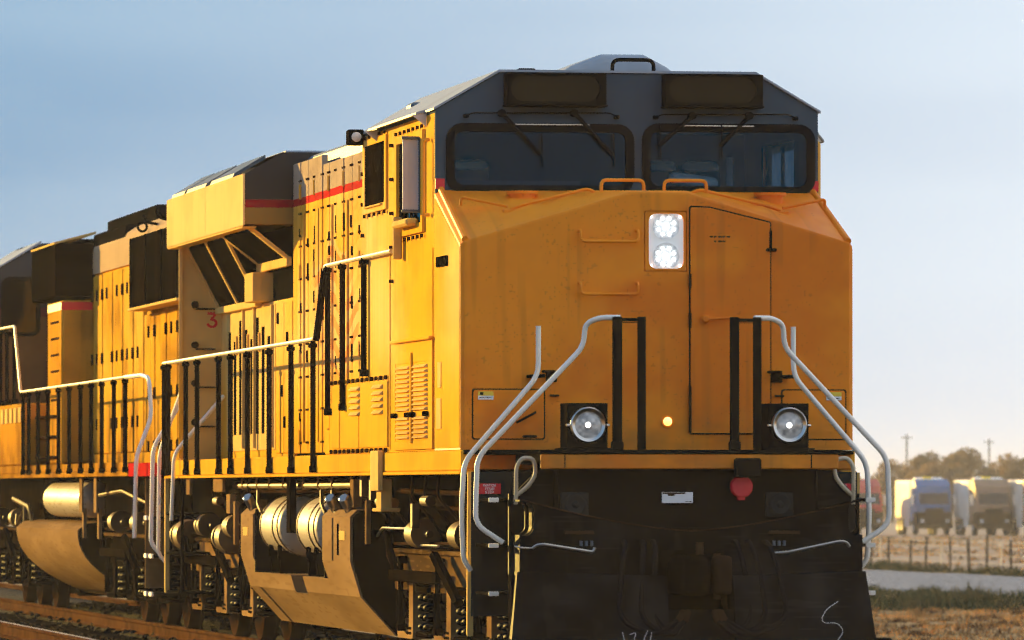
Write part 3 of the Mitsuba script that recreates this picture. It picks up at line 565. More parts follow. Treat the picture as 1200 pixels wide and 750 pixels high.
add(L + '__pilot__bumper', prism(lower.difference(sg.box(-.24, .6, .24, 1.06)).difference(hole[0].buffer(.02)).difference(hole[1].buffer(.02)), 'y', -1.38, -1.125), 'pilot_black')
add(L + '__pilot__bumper_rim', tube([(x, -1.385, z + .004) for x, z in top], .007, 6, 0), 'rust_iron')
pv = []
for s in (-1, 1):
    plow = hull([(s * x, y, z) for x, y, z in ((.25, -1.72, .87), (.25, -1.90, .12), (.25, -1.60, .12), (.25, -1.45, .87), (1.32, -1.40, .90), (1.36, -1.48, .45), (1.41, -1.56, .12), (1.38, -1.28, .12), (1.31, -1.2, .90))])
    add(L + '__plow', plow, 'pilot_black', 20)
    each(L + '__plow__rib', [prism([(-1.50, .13), (-1.2, .13), (-1.15, .88), (-1.25, .88)], 'x', s * x, s * (x + .02)) for x in (1.33,)], 'paint_black')
    add(L + '__plow__foot', bx(s * 1.30, s * 1.50, -1.5, -1.2, .36, .40, .008), 'paint_black')
add(L + '__plow__centre', hull([(x, y, z) for x in (-.252, .252) for y, z in ((-1.72, .62), (-1.90, .12), (-1.5, .12), (-1.5, .62))]), 'pilot_black')
add(L + '__coupler', [bx(-.13, .13, -1.75, -.9, .74, .98, .02), rhull([(-.16, -1.95, .76), (-.20, -1.75, .76), (.14, -1.75, .76), (-.16, -1.95, 1.0), (-.20, -1.75, 1.0), (.14, -1.75, 1.0)], .03, 1), rhull([(-.14, -2.02, .78), (-.05, -2.10, .78), (-.14, -2.02, .98), (-.05, -2.10, .98)], .05, 1)], 'black_iron')
add(L + '__coupler__knuckle', [rhull([(.10, -1.80, .77), (.16, -1.95, .77), (.07, -2.02, .77), (.10, -1.80, .99), (.16, -1.95, .99), (.07, -2.02, .99)], .035, 1)], 'rust_iron')
each(L + '__coupler__pin', [cyl((.10, -1.86, .70), (.10, -1.86, 1.04), .028, 12), cyl((0, -1.7, .98), (0, -1.7, 1.12), .03, 10)], 'rust_iron')
# uncoupling levers, small treads, plates, marker disc
for pts in ([(-1.21, -1.43, 1.075), (-1.18, -1.45, 1.10), (-1.13, -1.46, 1.105), (-.76, -1.46, 1.047), (-.745, -1.46, 1.08)], [(1.19, -1.43, 1.085), (1.16, -1.45, 1.12), (1.11, -1.46, 1.125), (.72, -1.46, 1.045), (.60, -1.44, 1.035)]):
    add(L + '__uncoupling_lever', tube(pts, .012, 8, .02), 'steel')
add(L + '__uncoupling_lever__arm', tube([(-1.21, -1.43, 1.075), (-1.30, -1.43, 1.08), (-1.34, -1.40, 1.09)], .007, 6, .02), 'steel')
for x0, x1 in ((-.965, -.745), (.585, .815)):
    add(L + '__pilot__tread', bx(x0, x1, -1.43, -1.375, 1.178, 1.205, .003), 'rust_iron')
    add(L + '__pilot__cable_socket', [bx((x0 + x1) / 2 - .11, (x0 + x1) / 2 + .10, -1.26, -1.205, 1.305, 1.49, .008), lathe([(0, .085), (.02, .085), (.03, .07), (.02, .03), (.04, .01)], ((x0 + x1) / 2 - .005, -1.26, 1.40), (0, -1, 0), 24)], 'stair_dark')
for x in (-.84, -.80, -.76, .62, .66, .70):
    add(L + '__pilot__bracket', bx(x - .01, x + .01, -1.42, -1.38, 1.09, 1.13, .002), 'paint_grey')
add(L + '__pilot__white_plate', bx(-.195, .04, -1.225, -1.205, 1.409, 1.492, .002), 'sign_white')
each(L + '__pilot__plate_smudge', [bx(-.19, -.02, -1.228, -1.224, 1.478, 1.490, .001), bx(-.15, -.10, -1.228, -1.224, 1.463, 1.4785, .001), bx(-.02, .03, -1.2275, -1.224, 1.42, 1.424, .001)], 'rust_iron')
add(L + '__pilot__red_disc', [cyl((.405, -1.20, 1.532), (.405, -1.28, 1.532), .083, 28, .01), bx(.375, .43, -1.27, -1.205, 1.43, 1.5)], 'sign_red', lab='red round disc on the pilot')
add(L + '__pilot__hose_cover', bx(.325, .525, -1.42, -1.346, 1.60, 1.745, .015), 'paint_black')
for x, dx in ((-.30, -.25), (-.38, -.36), (.32, .30), (.42, .40), (-.52, -.5), (.55, .55)):
    add(L + '__air_hose', tube([(x, -1.36, 1.12), (x, -1.5, 1.12), (x + dx * .1, -1.62, .95), (x + dx * .2, -1.75, .55), (x - dx * .3, -1.85, .42), (x - dx * .7, -1.80, .55)], .02, 8, .12), 'rubber')
    add(L + '__air_hose__coupling', rhull([(x - dx * .7, -1.80, .55), (x - dx * .75, -1.80, .60)], .028, 1), 'rust_iron')
# chalk marks on the plow
def yp(x, z): return -1.76 + .30 * (abs(x) - .25) / 1.07 - .03 - .10 * (.87 - z) / .75
def chalk(pts): 
    q = [(x, yp(x, z) - .055, z) for x, z in pts]
    add(L + '__plow__chalk_mark', tube(q, .0032, 5, .06), 'chalk')
chalk([(1.06, .68), (.96, .62), (.92, .55), (.94, .52), (1.05, .52), (1.10, .46), (1.04, .38), (.99, .35)])
chalk([(-.60, .46), (-.58, .36), (-.575, .28)]); chalk([(-.55, .44), (-.50, .46), (-.52, .40), (-.49, .37), (-.54, .31)]); chalk([(-.42, .47), (-.46, .38), (-.37, .38)]); chalk([(-.39, .46), (-.43, .28)])

# ---- bogies
def wheel_mesh(s, y):
    prof = [(-.07, .20), (-.06, .42), (-.065, .46), (-.07, .505), (-.075, .555), (-.06, .558), (-.045, .535), (-.02, .53), (.065, .525), (.07, .50), (.06, .46), (.02, .42), (.03, .20), (.07, .15)]
    return lathe([(t, r) for t, r in prof], (s * .755, y, .5285), (s, 0, 0), 40)
def bogie(root, ys, mat, legs=True):
    key = root + '__bogie'
    key = numbered(key); a, b = ys[0] - .75, ys[-1] + .75
    scene[key] = mikit.ply(cat([bx(-.6, .6, a + .3, b - .3, .45, .95, .03), bx(-.95, .95, ys[1] - .3, ys[1] + .3, .55, .98, .03)]), 'black_iron', smooth=30)
    for y in ys:
        for s in (-1, 1):
            add(key + '__wheel', wheel_mesh(s, y), 'rust_iron', 40)
        add(key + '__axle', cyl((-1.1, y, .5285), (1.1, y, .5285), .09, 14), 'black_iron')
        add(key + '__traction_motor', [cyl((-.5, y + .5, .5), (.5, y + .5, .5), .36, 20, .03)], 'black_iron')
    for s in (-1, 1):
        top = [(a, .98), (b, .98), (b, .84), (b - .15, .74)]
        for y in ys[::-1]: top += [(y + .62, .74), (y + .6, .68), (y - .55, .68), (y - .6, .74)]
        top += [(a + .15, .74), (a, .84)]
        add(key + '__side_frame', prism(sg.Polygon(top).buffer(0), 'x', s * .98, s * 1.20), 'frame_dark' if mat == 'truck_tan' and ys[0] < 5 else mat)
        add(key + '__frame_cap', bx(s * .96, s * 1.23, a - .02, b + .02, .981, 1.02, .008), 'frame_dark')
        each(key + '__brake_beam', [bx(s * 1.285, s * 1.33, ys[0] + 1.6, ys[-1] + .1, .755, .85), tube([(s * 1.31, ys[0] + 1.75, .98), (s * 1.31, ys[0] + .5, .62)], .045, 6, 0), tube([(s * 1.3, ys[-1] + .45, 1.15), (s * 1.31, ys[-1] - .2, .82)], .03, 6, 0)], 'black_iron')
        add(key + '__frame_back', bx(s * .90, s * .97, a, b, .34, 1.0, .01), 'black_iron')
        for y in ys:
            # leg: lit pedestal plate with rounded foot
            y0 = y - .52
            leg = prism([(y0, .80), (y0, .33), (y0 + .04, .28), (y0 + .86, .28), (y0 + .90, .33), (y0 + .90, .80)], 'x', s * 1.05, s * 1.215)
            pocket = prism(sg.box(y0 + .28, .42, y0 + .62, .70).buffer(.05), 'x', s * 1.12, s * 1.3)
            add(key + '__pedestal', man(toman(leg) - toman(pocket)), mat)
            each(key + '__pedestal_slot', [bx(s * 1.21, s * 1.219, y0 + .10, y0 + .35, z, z + .022, .001) for z in (.315, .355)], 'black_iron')
            add(key + '__journal_box', [rhull([(s * 1.12, y + d, z) for d in (-.09, .09) for z in (.46, .62)], .04, 1), cyl((s * 1.14, y - .07, .53), (s * 1.235, y - .07, .53), .085, 18, .015)], 'black_iron')
            each(key + '__spring_seat', [bx(s * .98, s * 1.20, y0 - .66, y0 - .04, .30, .345, .01), bx(s * 1.0, s * 1.2, y0 - .66, y0 - .04, .66, .72, .01)], 'black_iron')
            for d in (-.48, -.2):
                add(key + '__coil_spring', helix(s * 1.10, y0 + d, .345, .665, .082, 4, .024), 'rubber', True)
            add(key + '__damper', [cyl((s * 1.25, y0 + .46, .38), (s * 1.25, y0 + .46, .68), .036, 12, .006), cyl((s * 1.25, y0 + .46, .66), (s * 1.25, y0 + .46, .92), .022, 10), bx(s * 1.20, s * 1.28, y0 + .40, y0 + .52, .90, .96), bx(s * 1.20, s * 1.28, y0 + .40, y0 + .52, .34, .40)], 'black_iron')
            add(key + '__brake_rigging', [tube([(s * 1.08, y + .62, .95), (s * 1.10, y + .66, .6), (s * 1.02, y + .72, .35)], .028, 6, .05)], 'rust_iron')
        for y in (ys[0] + .55, ys[1] + .8):
            add(key + '__brake_cylinder', [cyl((s * 1.26, y - .25, 1.15), (s * 1.26, y + .18, 1.15), .115, 22, .02), cyl((s * 1.26, y - .30, 1.15), (s * 1.26, y - .25, 1.15), .125, 22), cyl((s * 1.26, y - .52, 1.15), (s * 1.26, y - .3, 1.15), .03, 10)], 'brass')
        each(key + '__sand_pipe', [tube([(s * 1.1, a - .05, 1.35), (s * 1.05, a - .12, .8), (s * .85, a - .05, .2)], .018, 6, .1), tube([(s * 1.22, a + .2, 1.03), (s * 1.22, a + 1.2, 1.09), (s * 1.22, b - .3, 1.06)], .014, 6, .05)], 'rust_iron')
        each(key + '__brake_lever', [bx(s * 1.20, s * 1.24, ys[0] - .62, ys[0] - .54, .55, 1.15), tube([(s * 1.25, ys[0] - .1, 1.14), (s * 1.25, ys[0] + .15, .72), (s * 1.2, ys[0] + .35, .45)], .03, 6, 0)], 'black_iron')
    return key
bogie(L, (1.95, 4.02, 6.05), 'truck_tan') if False else bogie(L, (.98, 3.02, 5.05), 'truck_tan')
bogie(L, (15.5, 17.58, 19.64), 'truck_tan')

# ---- fuel tank with air reservoirs
tank_prof = [(-1.43, 1.34), (-1.49, 1.28), (-1.49, .90), (-1.40, .60), (-1.10, .27), (1.10, .27), (1.40, .60), (1.49, .90), (1.49, 1.28), (1.43, 1.34)]
t = toman(prism(tank_prof, 'y', 6.3, 13.75))
for s in (-1, 1):
    t = t - toman(bx(s * .82, s * 1.7, 8.05, 12.85, .74, 1.6, .01)) - toman(bx(s * 1.2, s * 1.7, 9.7, 10.5, .58, 1.0, .01))
tank = man(t)
FT = add(L + '__fuel_tank', tank, 'tank_grey', 20)
add(FT + '__front_bulkhead', prism([(x * .985, z * .99 + .005) for x, z in tank_prof], 'y', 6.26, 6.298), 'black_iron')
each(FT + '__recess_shade_liner', [bx(s * .80, s * .83, 8.0, 12.9, .72, 1.6, .004) for s in (-1, 1)] + [bx(s * .83, s * 1.30, 9.70, 10.50, .60, .735) for s in (-1, 1)] + [bx(s * .84, s * 1.47, y, y + .02, .742, 1.33, .003) for s in (-1, 1) for y in (8.052, 12.828)], 'rubber')  # black liner plates stand in for shade inside the recess
for s in (-1, 1):
    for y0, y1 in ((11.25, 12.82), (8.75, 10.22)):
        Rv = add(L + '__air_reservoir', lathe([(0, .02), (.01, .16), (.07, .245), (.14, .275), (y1 - y0 - .14, .275), (y1 - y0 - .07, .245), (y1 - y0 - .01, .16), (y1 - y0, .02)], (s * 1.17, y0, 1.18), (0, 1, 0), 40), 'reservoir', 40)
        for y in (y0 + .16, y0 + .50, y1 - .2):
            add(Rv + '__band', lathe([(0, .276), (0, .284), (.035, .284), (.035, .276)], (s * 1.17, y, 1.18), (0, 1, 0), 40), 'brass')
        each(Rv + '__saddle', [bx(s * .95, s * 1.38, y, y + .06, .74, .95) for y in (y0 + .45, y1 - .5)] + [bx(s * 1.36, s * 1.40, y, y + .05, .88, 1.0) for y in (y0 + .45, y1 - .5)], 'black_iron')
    each(FT + '__weld_strap', [hull([(s * (x + e), y, z) for x, z in ((1.49, 1.27), (1.49, .90)) for e in (0, .012) for y in (7.35, 7.39)]), hull([(s * (x + e), y, z) for x, z in ((1.403, .60), (1.105, .275)) for e in (0, .014) for y in (12.9, 12.98)])], 'tank_grey')
    each(FT + '__filler', [cyl((s * 1.40, y, 1.30), (s * 1.50, y - .1, 1.45), .05, 12, .01) for y in (7.6, 6.75, 13.3)], 'steel')
    add(L + '__support_bar', bx(s * 1.40, s * 1.46, 10.42, 10.66, 1.12, 1.63), 'black_iron')
    each(L + '__drain_lever', [tube([(s * 1.42, y, 1.50), (s * 1.46, y - .3, 1.38), (s * 1.44, y - .4, 1.30)], .018, 6, 0) for y in (7.9, 13.0, 8.6)], 'brass')
    each(FT + '__fuel_label', [bx(s * 1.49, s * 1.496, y, y + .35, 1.08, 1.16, .001) for y in (6.6, 13.2)], 'paint_cream')
    add(FT + '__sight_gauge', [bx(s * 1.488, s * 1.50, 7.0, 7.05, .95, 1.22)], 'black_iron')
    # conduit and hangers under the sill
    C_ = [add(L + '__conduit', m_, q_) for m_, q_ in zip([cyl((s * 1.34, 6.5, 1.548), (s * 1.34, 15.4, 1.548), .028, 10), cyl((s * 1.28, 5.6, 1.50), (s * 1.28, 15.4, 1.50), .02, 8), cyl((s * 1.2, .4, 1.47), (s * 1.2, 5.4, 1.50), .022, 8), cyl((s * 1.26, .2, 1.36), (s * 1.26, 2.8, 1.36), .018, 8)], ('brass', 'rust_iron', 'rust_iron', 'rust_iron'))][0]
    for y in (7.1, 8.3, 9.2, 10.2, 11.6, 12.6, 13.5, 14.6):
        each(C_ + '__hanger', [bx(s * 1.36, s * 1.375, y, y + .045, 1.53, 1.63), bx(s * 1.30, s * 1.37, y, y + .04, 1.51, 1.525)], 'truck_tan')
    each(L + '__sill_bracket', [bx(s * 1.46, s * 1.49, 15.2, 15.95, 1.49, 1.628), bx(s * 1.38, s * 1.44, 15.0, 15.3, 1.28, 1.47), bx(s * 1.40, s * 1.44, 14.6, 14.75, .98, 1.40)], 'truck_tan')
    each(L + '__sill_bracket', [bx(s * 1.45, s * 1.48, 18.0, 18.35, 1.46, 1.628), bx(s * 1.36, s * 1.44, 6.45, 6.65, 1.36, 1.6), bx(s * 1.36, s * 1.40, 5.95, 6.05, 1.05, 1.42)], 'truck_tan')
    each(L + '__air_line', [tube([(s * 1.35, y, 1.63), (s * 1.38, y - .05, 1.45), (s * 1.25, y - .2, 1.3), (s * 1.1, y - .1, 1.1)], .014, 6, .1) for y in (2.2, 2.9, 3.6, 5.2, 5.8, 6.2, 14.2, 16.2, 17.0)], 'rust_iron')
    each(L + '__air_valve', [cyl((s * 1.36, y, z), (s * 1.36, y + .35, z), .045, 12, .01) for y, z in ((5.1, 1.41), (4.6, 1.40), (2.6, 1.42), (16.4, 1.40), (13.95, 1.2))] + [bx(s * 1.36, s * 1.42, y, y + .12, z, z + .2) for y, z in ((5.55, 1.42), (3.2, 1.2), (6.1, 1.45))], 'brass')
    each(L + '__light_block_box', [bx(s * .8, s * 1.2, 5.75, 6.2, 1.05, 1.5), bx(s * .8, s * 1.22, 13.9, 15.2, 1.1, 1.42), bx(s * .8, s * 1.15, 7, 13, 1.45, 1.62), bx(s * .8, s * 1.15, 16, 19.4, 1.15, 1.62), bx(s * .8, s * 1.1, .2, 5.5, 1.15, 1.62)], 'black_iron')  # dark boxes added to block light under the frame
    add(L + '__step_hook', tube([(s * 1.30, 6.0, 1.12), (s * 1.30, 5.7, 1.19), (s * 1.30, 3.7, 1.19), (s * 1.30, 3.62, 1.06), (s * 1.30, 2.6, 1.06)], .012, 6, .08), 'steel')
    each(L + '__signal_cylinder', [lathe([(0, .05), (.05, .15), (.25, .17), (.30, .10), (.62, .10), (.66, .14), (.75, .14), (.8, .05)], (s * 1.25, y, 1.04), (0, 1, 0), 24) for y in (19.8, 16.2)], 'brass')
add(L + '__ratchet_strut', tube([(-1.2, 5.95, 1.15), (-1.25, 5.7, .95), (-1.1, 4.95, .5)], .02, 6, .03), 'rust_iron')

# ================================================================== SECOND LOCOMOTIVE
M = thing('diesel_locomotive', 'older yellow diesel locomotive coupled behind the first, its cab at the far end', 'locomotive')
add(M + '__platform', [bx(-1.40, 1.40, 21.0, 44.0, 1.70, 1.745, .004), bx(-0.80, 0.80, 21.0, 44, 1.0, 1.699, .02)], 'paint_black')
for s in (-1, 1):
    add(M + '__side_sill', [bx(s * 1.50, s * 1.42, 23.5, 44.0, 1.72, 1.815, .006), bx(s * 1.512, s * 1.42, 23.5, 44.0, 1.66, 1.718, .006)], 'paint_yellow_far')
    add(M + '__red_sill', bx(s * 1.505, s * 1.41, 21.0, 23.47, 1.655, 1.80, .006), 'paint_red')
    W = add(M + '__stair_plate', bx(s * 1.505, s * 1.25, 21.78, 21.82, .47, 1.64, .004), 'paint_cream' if False else 'truck_tan')
    for z in (.40, .80, 1.20):
        t = add(M + '__stair_step', bx(s * 1.08, s * 1.50, 20.95, 21.75, z, z + .03), 'paint_black')
        each(t + '__white_edge', [bx(s * 1.505, s * 1.53, 21.0, 21.25, z - .01, z + .04), bx(s * 1.505, s * 1.53, 21.5, 21.72, z - .01, z + .04)], 'paint_white')
    add(M + '__stair_rail', tube([(s * 1.53, 23.52, 2.735), (s * 1.50, 22.2, 2.735), (s * 1.46, 21.85, 2.70), (s * 1.44, 21.8, 2.28), (s * 1.60, 21.8, 1.87), (s * 1.62, 21.8, 1.0)], .024, 8, .1), 'paint_white')
    add(M + '__stair_rail', tube([(s * 1.1, 20.95, 2.75), (s * 1.12, 20.95, 2.6), (s * 1.52, 20.95, 1.95), (s * 1.54, 20.95, .95), (s * 1.45, 20.95, .85)], .024, 8, .1), 'paint_white')
# hood
add(M + '__hood', bx(-.87, .87, 22.2, 39.0, 1.75, 4.45, .02), 'paint_hood_rear')
shoulder = prism([(-.90, 4.13), (-.90, 4.42), (-.86, 4.52), (-.74, 4.60), (-.55, 4.64), (.55, 4.64), (.74, 4.60), (.86, 4.52), (.90, 4.42), (.90, 4.13)], 'y', 22.2, 33.2)
add(M + '__hood__shoulder', shoulder, 'paint_hood_rear', 50)
each(M + '__hood__fan_hatch', [bx(-.70, .70, 27.9, 33.2, 4.60, 4.79, .02), bx(-.88, .6, 29.5, 33.1, 4.45, 4.62, .02)], 'paint_black')
for s in (-1, 1):
    seams = list(np.arange(22.3, 33.0, .56))
    for i, (a, b) in enumerate(zip(seams[:-1], seams[1:])):
        add(M + '__hood__door', bx(s * .865, s * (.90 + .008 * (i % 2)), a + .015, b - .015, 1.95, 4.10 if a > 26.9 else 3.50, .006), 'paint_hood_rear')
    for i, a in enumerate(seams[1:]):
        for z in ((3.86, 3.09, 2.3) if a > 26.9 else (3.3, 2.6, 2.0)):
            if (i + int(z * 10)) % 7 == 3: continue
            add(M + '__hood__latch', bx(s * .90, s * .925, a - .04, a + .025, z - .065, z + .065, .004), 'rust_iron')
    add(M + '__hood__base_strip', bx(s * .865, s * .93, 22.3, 33.2, 1.80, 1.94, .006), 'paint_hood_rear')
    Gd = add(M + '__radiator_grille', [bx(s * .86, s * 1.10, 22.3, 26.95, 3.57, 4.36, .01)], 'screen_black')
    for y in (22.32, 23.85, 25.4, 26.93):
        add(Gd + '__frame_bar', bx(s * 1.098, s * 1.115, y - .02, y + .02, 3.57, 4.36, .003), 'paint_black')
    add(Gd + '__ledge', bx(s * .9, s * 1.13, 22.2, 27.0, 3.535, 3.566, .004), 'paint_cream')
    for y in (27.1, 33.3):
        add(M + '__lifting_ring', trimesh.creation.torus(.052, .014, 20, 8, transform=trimesh.transformations.translation_matrix([s * .95, y, 4.50]) @ trimesh.transformations.rotation_matrix(math.pi / 2, [1, 0, 0])), 'black_iron', 40)
    for y in (26.3, 25.0, 24.7):
        add(M + '__roof_hook', tube([(s * .86, y, 4.5), (s * .98, y, 4.52), (s * 1.03, y + .02, 4.60)], .018, 6, .02), 'black_iron')
    add(M + '__blower_duct', bx(s * .85, s * 1.36, 33.0, 36.0, 3.86, 4.52, .02), 'screen_black')
    add(M + '__blower_duct__cap', hull([(s * x, y, z) for y in (33.0, 36.0) for x, z in ((1.37, 4.50), (.86, 4.63), (1.37, 4.525), (.86, 4.66))]), 'paint_cream')
    K = add(M + '__side_cabinet', bx(s * .85, s * 1.28, 33.0, 34.7, 1.82, 3.82, .03), 'paint_yellow_far')
    add(K + '__red_band', bx(s * .9, s * 1.284, 32.996, 34.69, 3.70, 3.80, .002), 'sign_red')
    each(K + '__vent_slit', [bx(s * 1.27, s * 1.285, 33.3, 34.3, z, z + .03) for z in (3.55, 3.35, 3.15, 2.95, 2.6)], 'rust_iron')
    add(M + '__battery_cabinet', bx(s * 1.0, s * 1.50, 35.6, 44.0, 1.82, 2.60, .02), 'paint_yellow_far')
    each(M + '__battery_cabinet__louvre_panel', [bx(s * 1.495, s * 1.515, y, y + .35, 1.86 + .5, 2.55, .004) for y in (35.8, 36.4, 37.0, 37.6, 38.2)], 'paint_cream')
    for y0 in (33.5, 34.8):
        each(M + '__step_riser', [bx(s * .9, s * 1.35, y0, y0 + 1.1, z, z + .03) for z in (1.9, 2.15, 2.4)], 'rust_iron')
    R2 = add(M + '__handrail', tube([(s * 1.53, 39.0, 3.59), (s * 1.53, 36.45, 3.58), (s * 1.53, 35.6, 2.735), (s * 1.53, 23.5, 2.735)], .0185, 8, .08), 'rail_paint')
    for y in (35.3, 34.55, 33.36, 32.11, 30.84, 29.59, 28.29, 27.11, 25.96, 24.7, 23.54):
        rail_post(R2 + '__post', s, y, 1.70, 2.73, 1.53)
    for y in (36.5, 37.5, 38.4): rail_post(R2 + '__post', s, y, 2.6, 3.57, 1.53)
# cab of the second locomotive
c2 = prism([(-1.50, 1.82), (1.50, 1.82), (1.50, 4.38), (.93, 4.72), (.2, 4.72), (-.93, 4.72), (-1.50, 4.38)], 'y', 39.0, 42.5)
w2 = rrect(-1.43, -1.0, 3.55, 4.24, .08)
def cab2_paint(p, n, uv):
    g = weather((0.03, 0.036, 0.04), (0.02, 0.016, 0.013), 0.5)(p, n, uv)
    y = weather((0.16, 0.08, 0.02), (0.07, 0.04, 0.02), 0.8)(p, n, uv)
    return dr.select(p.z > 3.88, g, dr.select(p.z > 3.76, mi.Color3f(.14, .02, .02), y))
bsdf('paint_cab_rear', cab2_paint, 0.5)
C2 = add(M + '__cab', man(toman(c2) - toman(prism(w2, 'y', 38.9, 39.08))), 'paint_cab_rear', 20)
add(C2 + '__window_gasket', prism(sg.Polygon(w2.buffer(.04).exterior, [w2.buffer(-.01).exterior]), 'y', 38.97, 39.02), 'rubber')
add(C2 + '__rear_window', prism(w2, 'y', 39.03, 39.05), 'dark_glass', False)
add(C2 + '__roof_edge', hull([(x, y, z) for y in (38.95, 42.6) for x, z in ((-1.56, 4.38), (-.95, 4.75), (-1.56, 4.36), (-.95, 4.72))]), 'paint_roof_grey')
each(C2 + '__roof_gear', [bx(-.55, .3, 39.6, 41, 4.72, 4.80, .02), bx(-1.0, -.8, 41, 42, 4.6, 4.74, .02)], 'paint_black')
bogie(M, (23.86, 25.9, 28.0), 'black_iron')
bogie(M, (38.3, 40.4, 42.5), 'black_iron')
# round-bellied fuel tank and the reservoir above it
a = np.linspace(0, 1, 12)
pr = [(-1.15, 1.14), (-1.36, 1.12), (-1.45, 1.04)] + [(-1.45 + .85 * (t ** 2.2), 1.02 - .80 * t) for t in a]
prof2 = pr + [(-x, z) for x, z in pr[::-1]]
FT2 = add(M + '__fuel_tank', prism(sg.Polygon(prof2).buffer(0), 'y', 29.4, 37.0), 'tank_grey', 40)
add(FT2 + '__end_plate', prism(sg.Polygon([(x * .99, z) for x, z in prof2]).buffer(0), 'y', 29.36, 29.40), 'black_iron')
for s in (-1, 1):
    add(M + '__air_reservoir', lathe([(0, .02), (.01, .12), (.07, .2), (.14, .215), (4.2, .215), (4.28, .2), (4.34, .12), (4.35, .02)], (s * 1.22, 29.5, 1.40), (0, 1, 0), 32), 'reservoir', 40)
    each(M + '__hanger_bar', [bx(s * 1.42, s * 1.44, y, y + .3, 1.25, 1.66) for y in (29.0, 27.4)] + [bx(s * 1.36, s * 1.40, y, y + .18, .95, 1.3) for y in (29.2, 27.5)], 'truck_tan')
    each(M + '__pipe_run', [tube([(s * 1.3, 28.4, 1.45), (s * 1.3, 26.0, 1.5), (s * 1.1, 24, 1.3)], .02, 6, .1), tube([(s * 1.3, 36, .9), (s * 1.35, 36.4, 1.3), (s * 1.35, 38.5, 1.4)], .03, 6, .1), tube([(s * 1.35, 38, 1.2), (s * 1.4, 37.6, 1.05), (s * 1.35, 37.2, 1.25)], .02, 6, .1), cyl((s * 1.34, 37.0, .9), (s * 1.34, 37.0, 1.35), .03, 8)], 'brass')
each(M + '__underframe_block', [bx(-1.15, 1.15, 23.5, 29.2, 1.15, 1.69), bx(-1.1, 1.1, 37, 44, 1.1, 1.69), bx(-.9, .9, 29.2, 37, 1.1, 1.69)], 'black_iron')  # dark blocks added to keep light out under the frame
add(M + '__coupler', [bx(-.13, .13, 19.8, 21.2, .74, .98, .02)], 'black_iron')

# ================================================================== SETTING
GZ = -1.45
# ground
def ground_col(p, n, uv):
    k = fbm(p.x * .35, p.y * .35, 1, 4); f = fbm(p.x * 3, p.y * 3, 2, 3)
    c = mix((.20, .115, .045), (.34, .22, .11), smoothstep(.3, .7, k))
    c = mix(c, (.07, .065, .03), smoothstep(.52, .75, f) * .55)
    lot = smoothstep(47.5, 49.0, p.x + 1.2 * (noise(p.y * .4) - .5))
    return mix(c, mix((.40, .29, .20), (.34, .26, .19), k), lot * .9)
bsdf('ground_mat', ground_col, 0.95, spec=.1)
def grid(xs, ys, zf):
    X, Y = np.meshgrid(xs, ys); Z = zf(X, Y)
    n, m = X.shape; i = np.arange(n * m).reshape(n, m)
    F = np.vstack([np.stack([i[:-1, :-1], i[:-1, 1:], i[1:, 1:]], -1).reshape(-1, 3), np.stack([i[:-1, :-1], i[1:, 1:], i[1:, :-1]], -1).reshape(-1, 3)])
    return trimesh.Trimesh(np.stack([X, Y, Z], -1).reshape(-1, 3), F, process=False)
def gz(X, Y):
    near = np.exp(-((np.hypot(X - 30, Y - 110) / 120) ** 2))
    return GZ + near * .10 * (meshkit.fbm(np.stack([X * .25, Y * .25, 0 * X], -1), 3) - .5)
gx = np.concatenate([[-2400, -700, -200, -80, -40], np.arange(-20, 60.1, 1.0), [80, 120, 200, 400, 1000, 2400]])
gy = np.concatenate([[-2400, -600, -200, -90], np.arange(-60, 260, 2.0), [300, 400, 550, 800, 1300, 2400]])
add('ground', grid(gx, gy, gz), 'ground_mat', True, kind='structure')
# gravel road
def gravel(p, n, uv):
    d, e, c = voronoi(p.x * 9, p.y * 9)
    return mix((.09, .092, .098), (.36, .365, .375), c) * (0.55 + 0.45 * smoothstep(.0, .25, e - d)) * (0.8 + .4 * fbm(p.x * .5, p.y * .5, 0, 3))
bsdf('gravel_mat', gravel, 0.95, spec=.1)
ry = np.arange(-80, 330, 2.0)
def edge(y, k): return meshkit.fbm(np.stack([y * .11, 0 * y + k, 0 * y], -1), 3) - .5
xa, xb = 34.0 + 2.4 * edge(ry, 3.3), 46.0 + 1.6 * edge(ry, 8.1)
V = np.vstack([np.stack([xa, ry, gz(xa, ry) + .05], 1), np.stack([(xa + xb) / 2, ry, gz((xa + xb) / 2, ry) + .12], 1), np.stack([xb, ry, gz(xb, ry) + .05], 1)]); n = len(ry)
F = []
for b in (0, n):
    for i in range(n - 1): F += [[b + i, b + n + i, b + n + i + 1], [b + i, b + n + i + 1, b + i + 1]]
add('gravel_road', trimesh.Trimesh(V, F, process=False), 'gravel_mat', True, kind='structure')
# ballast bed
def ballast_col(p, n, uv):
    d, e, c = voronoi(p.x * 16, p.y * 16)
    return mix((.010, .009, .008), (.035, .028, .022), c) * (0.4 + 0.6 * smoothstep(.0, .3, e - d))
bsdf('ballast_mat', ballast_col, 0.95, spec=.1)
bxs = np.array([-9.5, -8.5, -6.0, -5.5, -4, -3, -2, -1.2, -.85, -.62, -.5, 0, .5, .62, .85, 1.9, 2.6, 4.6, 6.0])
add('ballast_bed', grid(bxs, np.concatenate([[-150], np.arange(-20, 80, 2.0), [150, 400]]), lambda X, Y: np.interp(X, [-9.5, -6, -5.5, -1.2, -.85, -.62, -.5, .5, .62, .85, 1.9, 2.6, 6.0], [GZ - .1, -.35, -.24, -.24, -.16, -.14, -.035, -.035, -.14, -.2, -.25, -.35, GZ - .1])), 'ballast_mat', True, kind='structure')
ico = trimesh.creation.icosphere(subdivisions=0)
N = 5200
V0, F0 = np.array(ico.vertices), np.array(ico.faces)
pos = np.stack([rng.uniform(-5.2, 1.2, N), rng.uniform(9, 44, N), rng.uniform(-.02, .015, N)], 1)
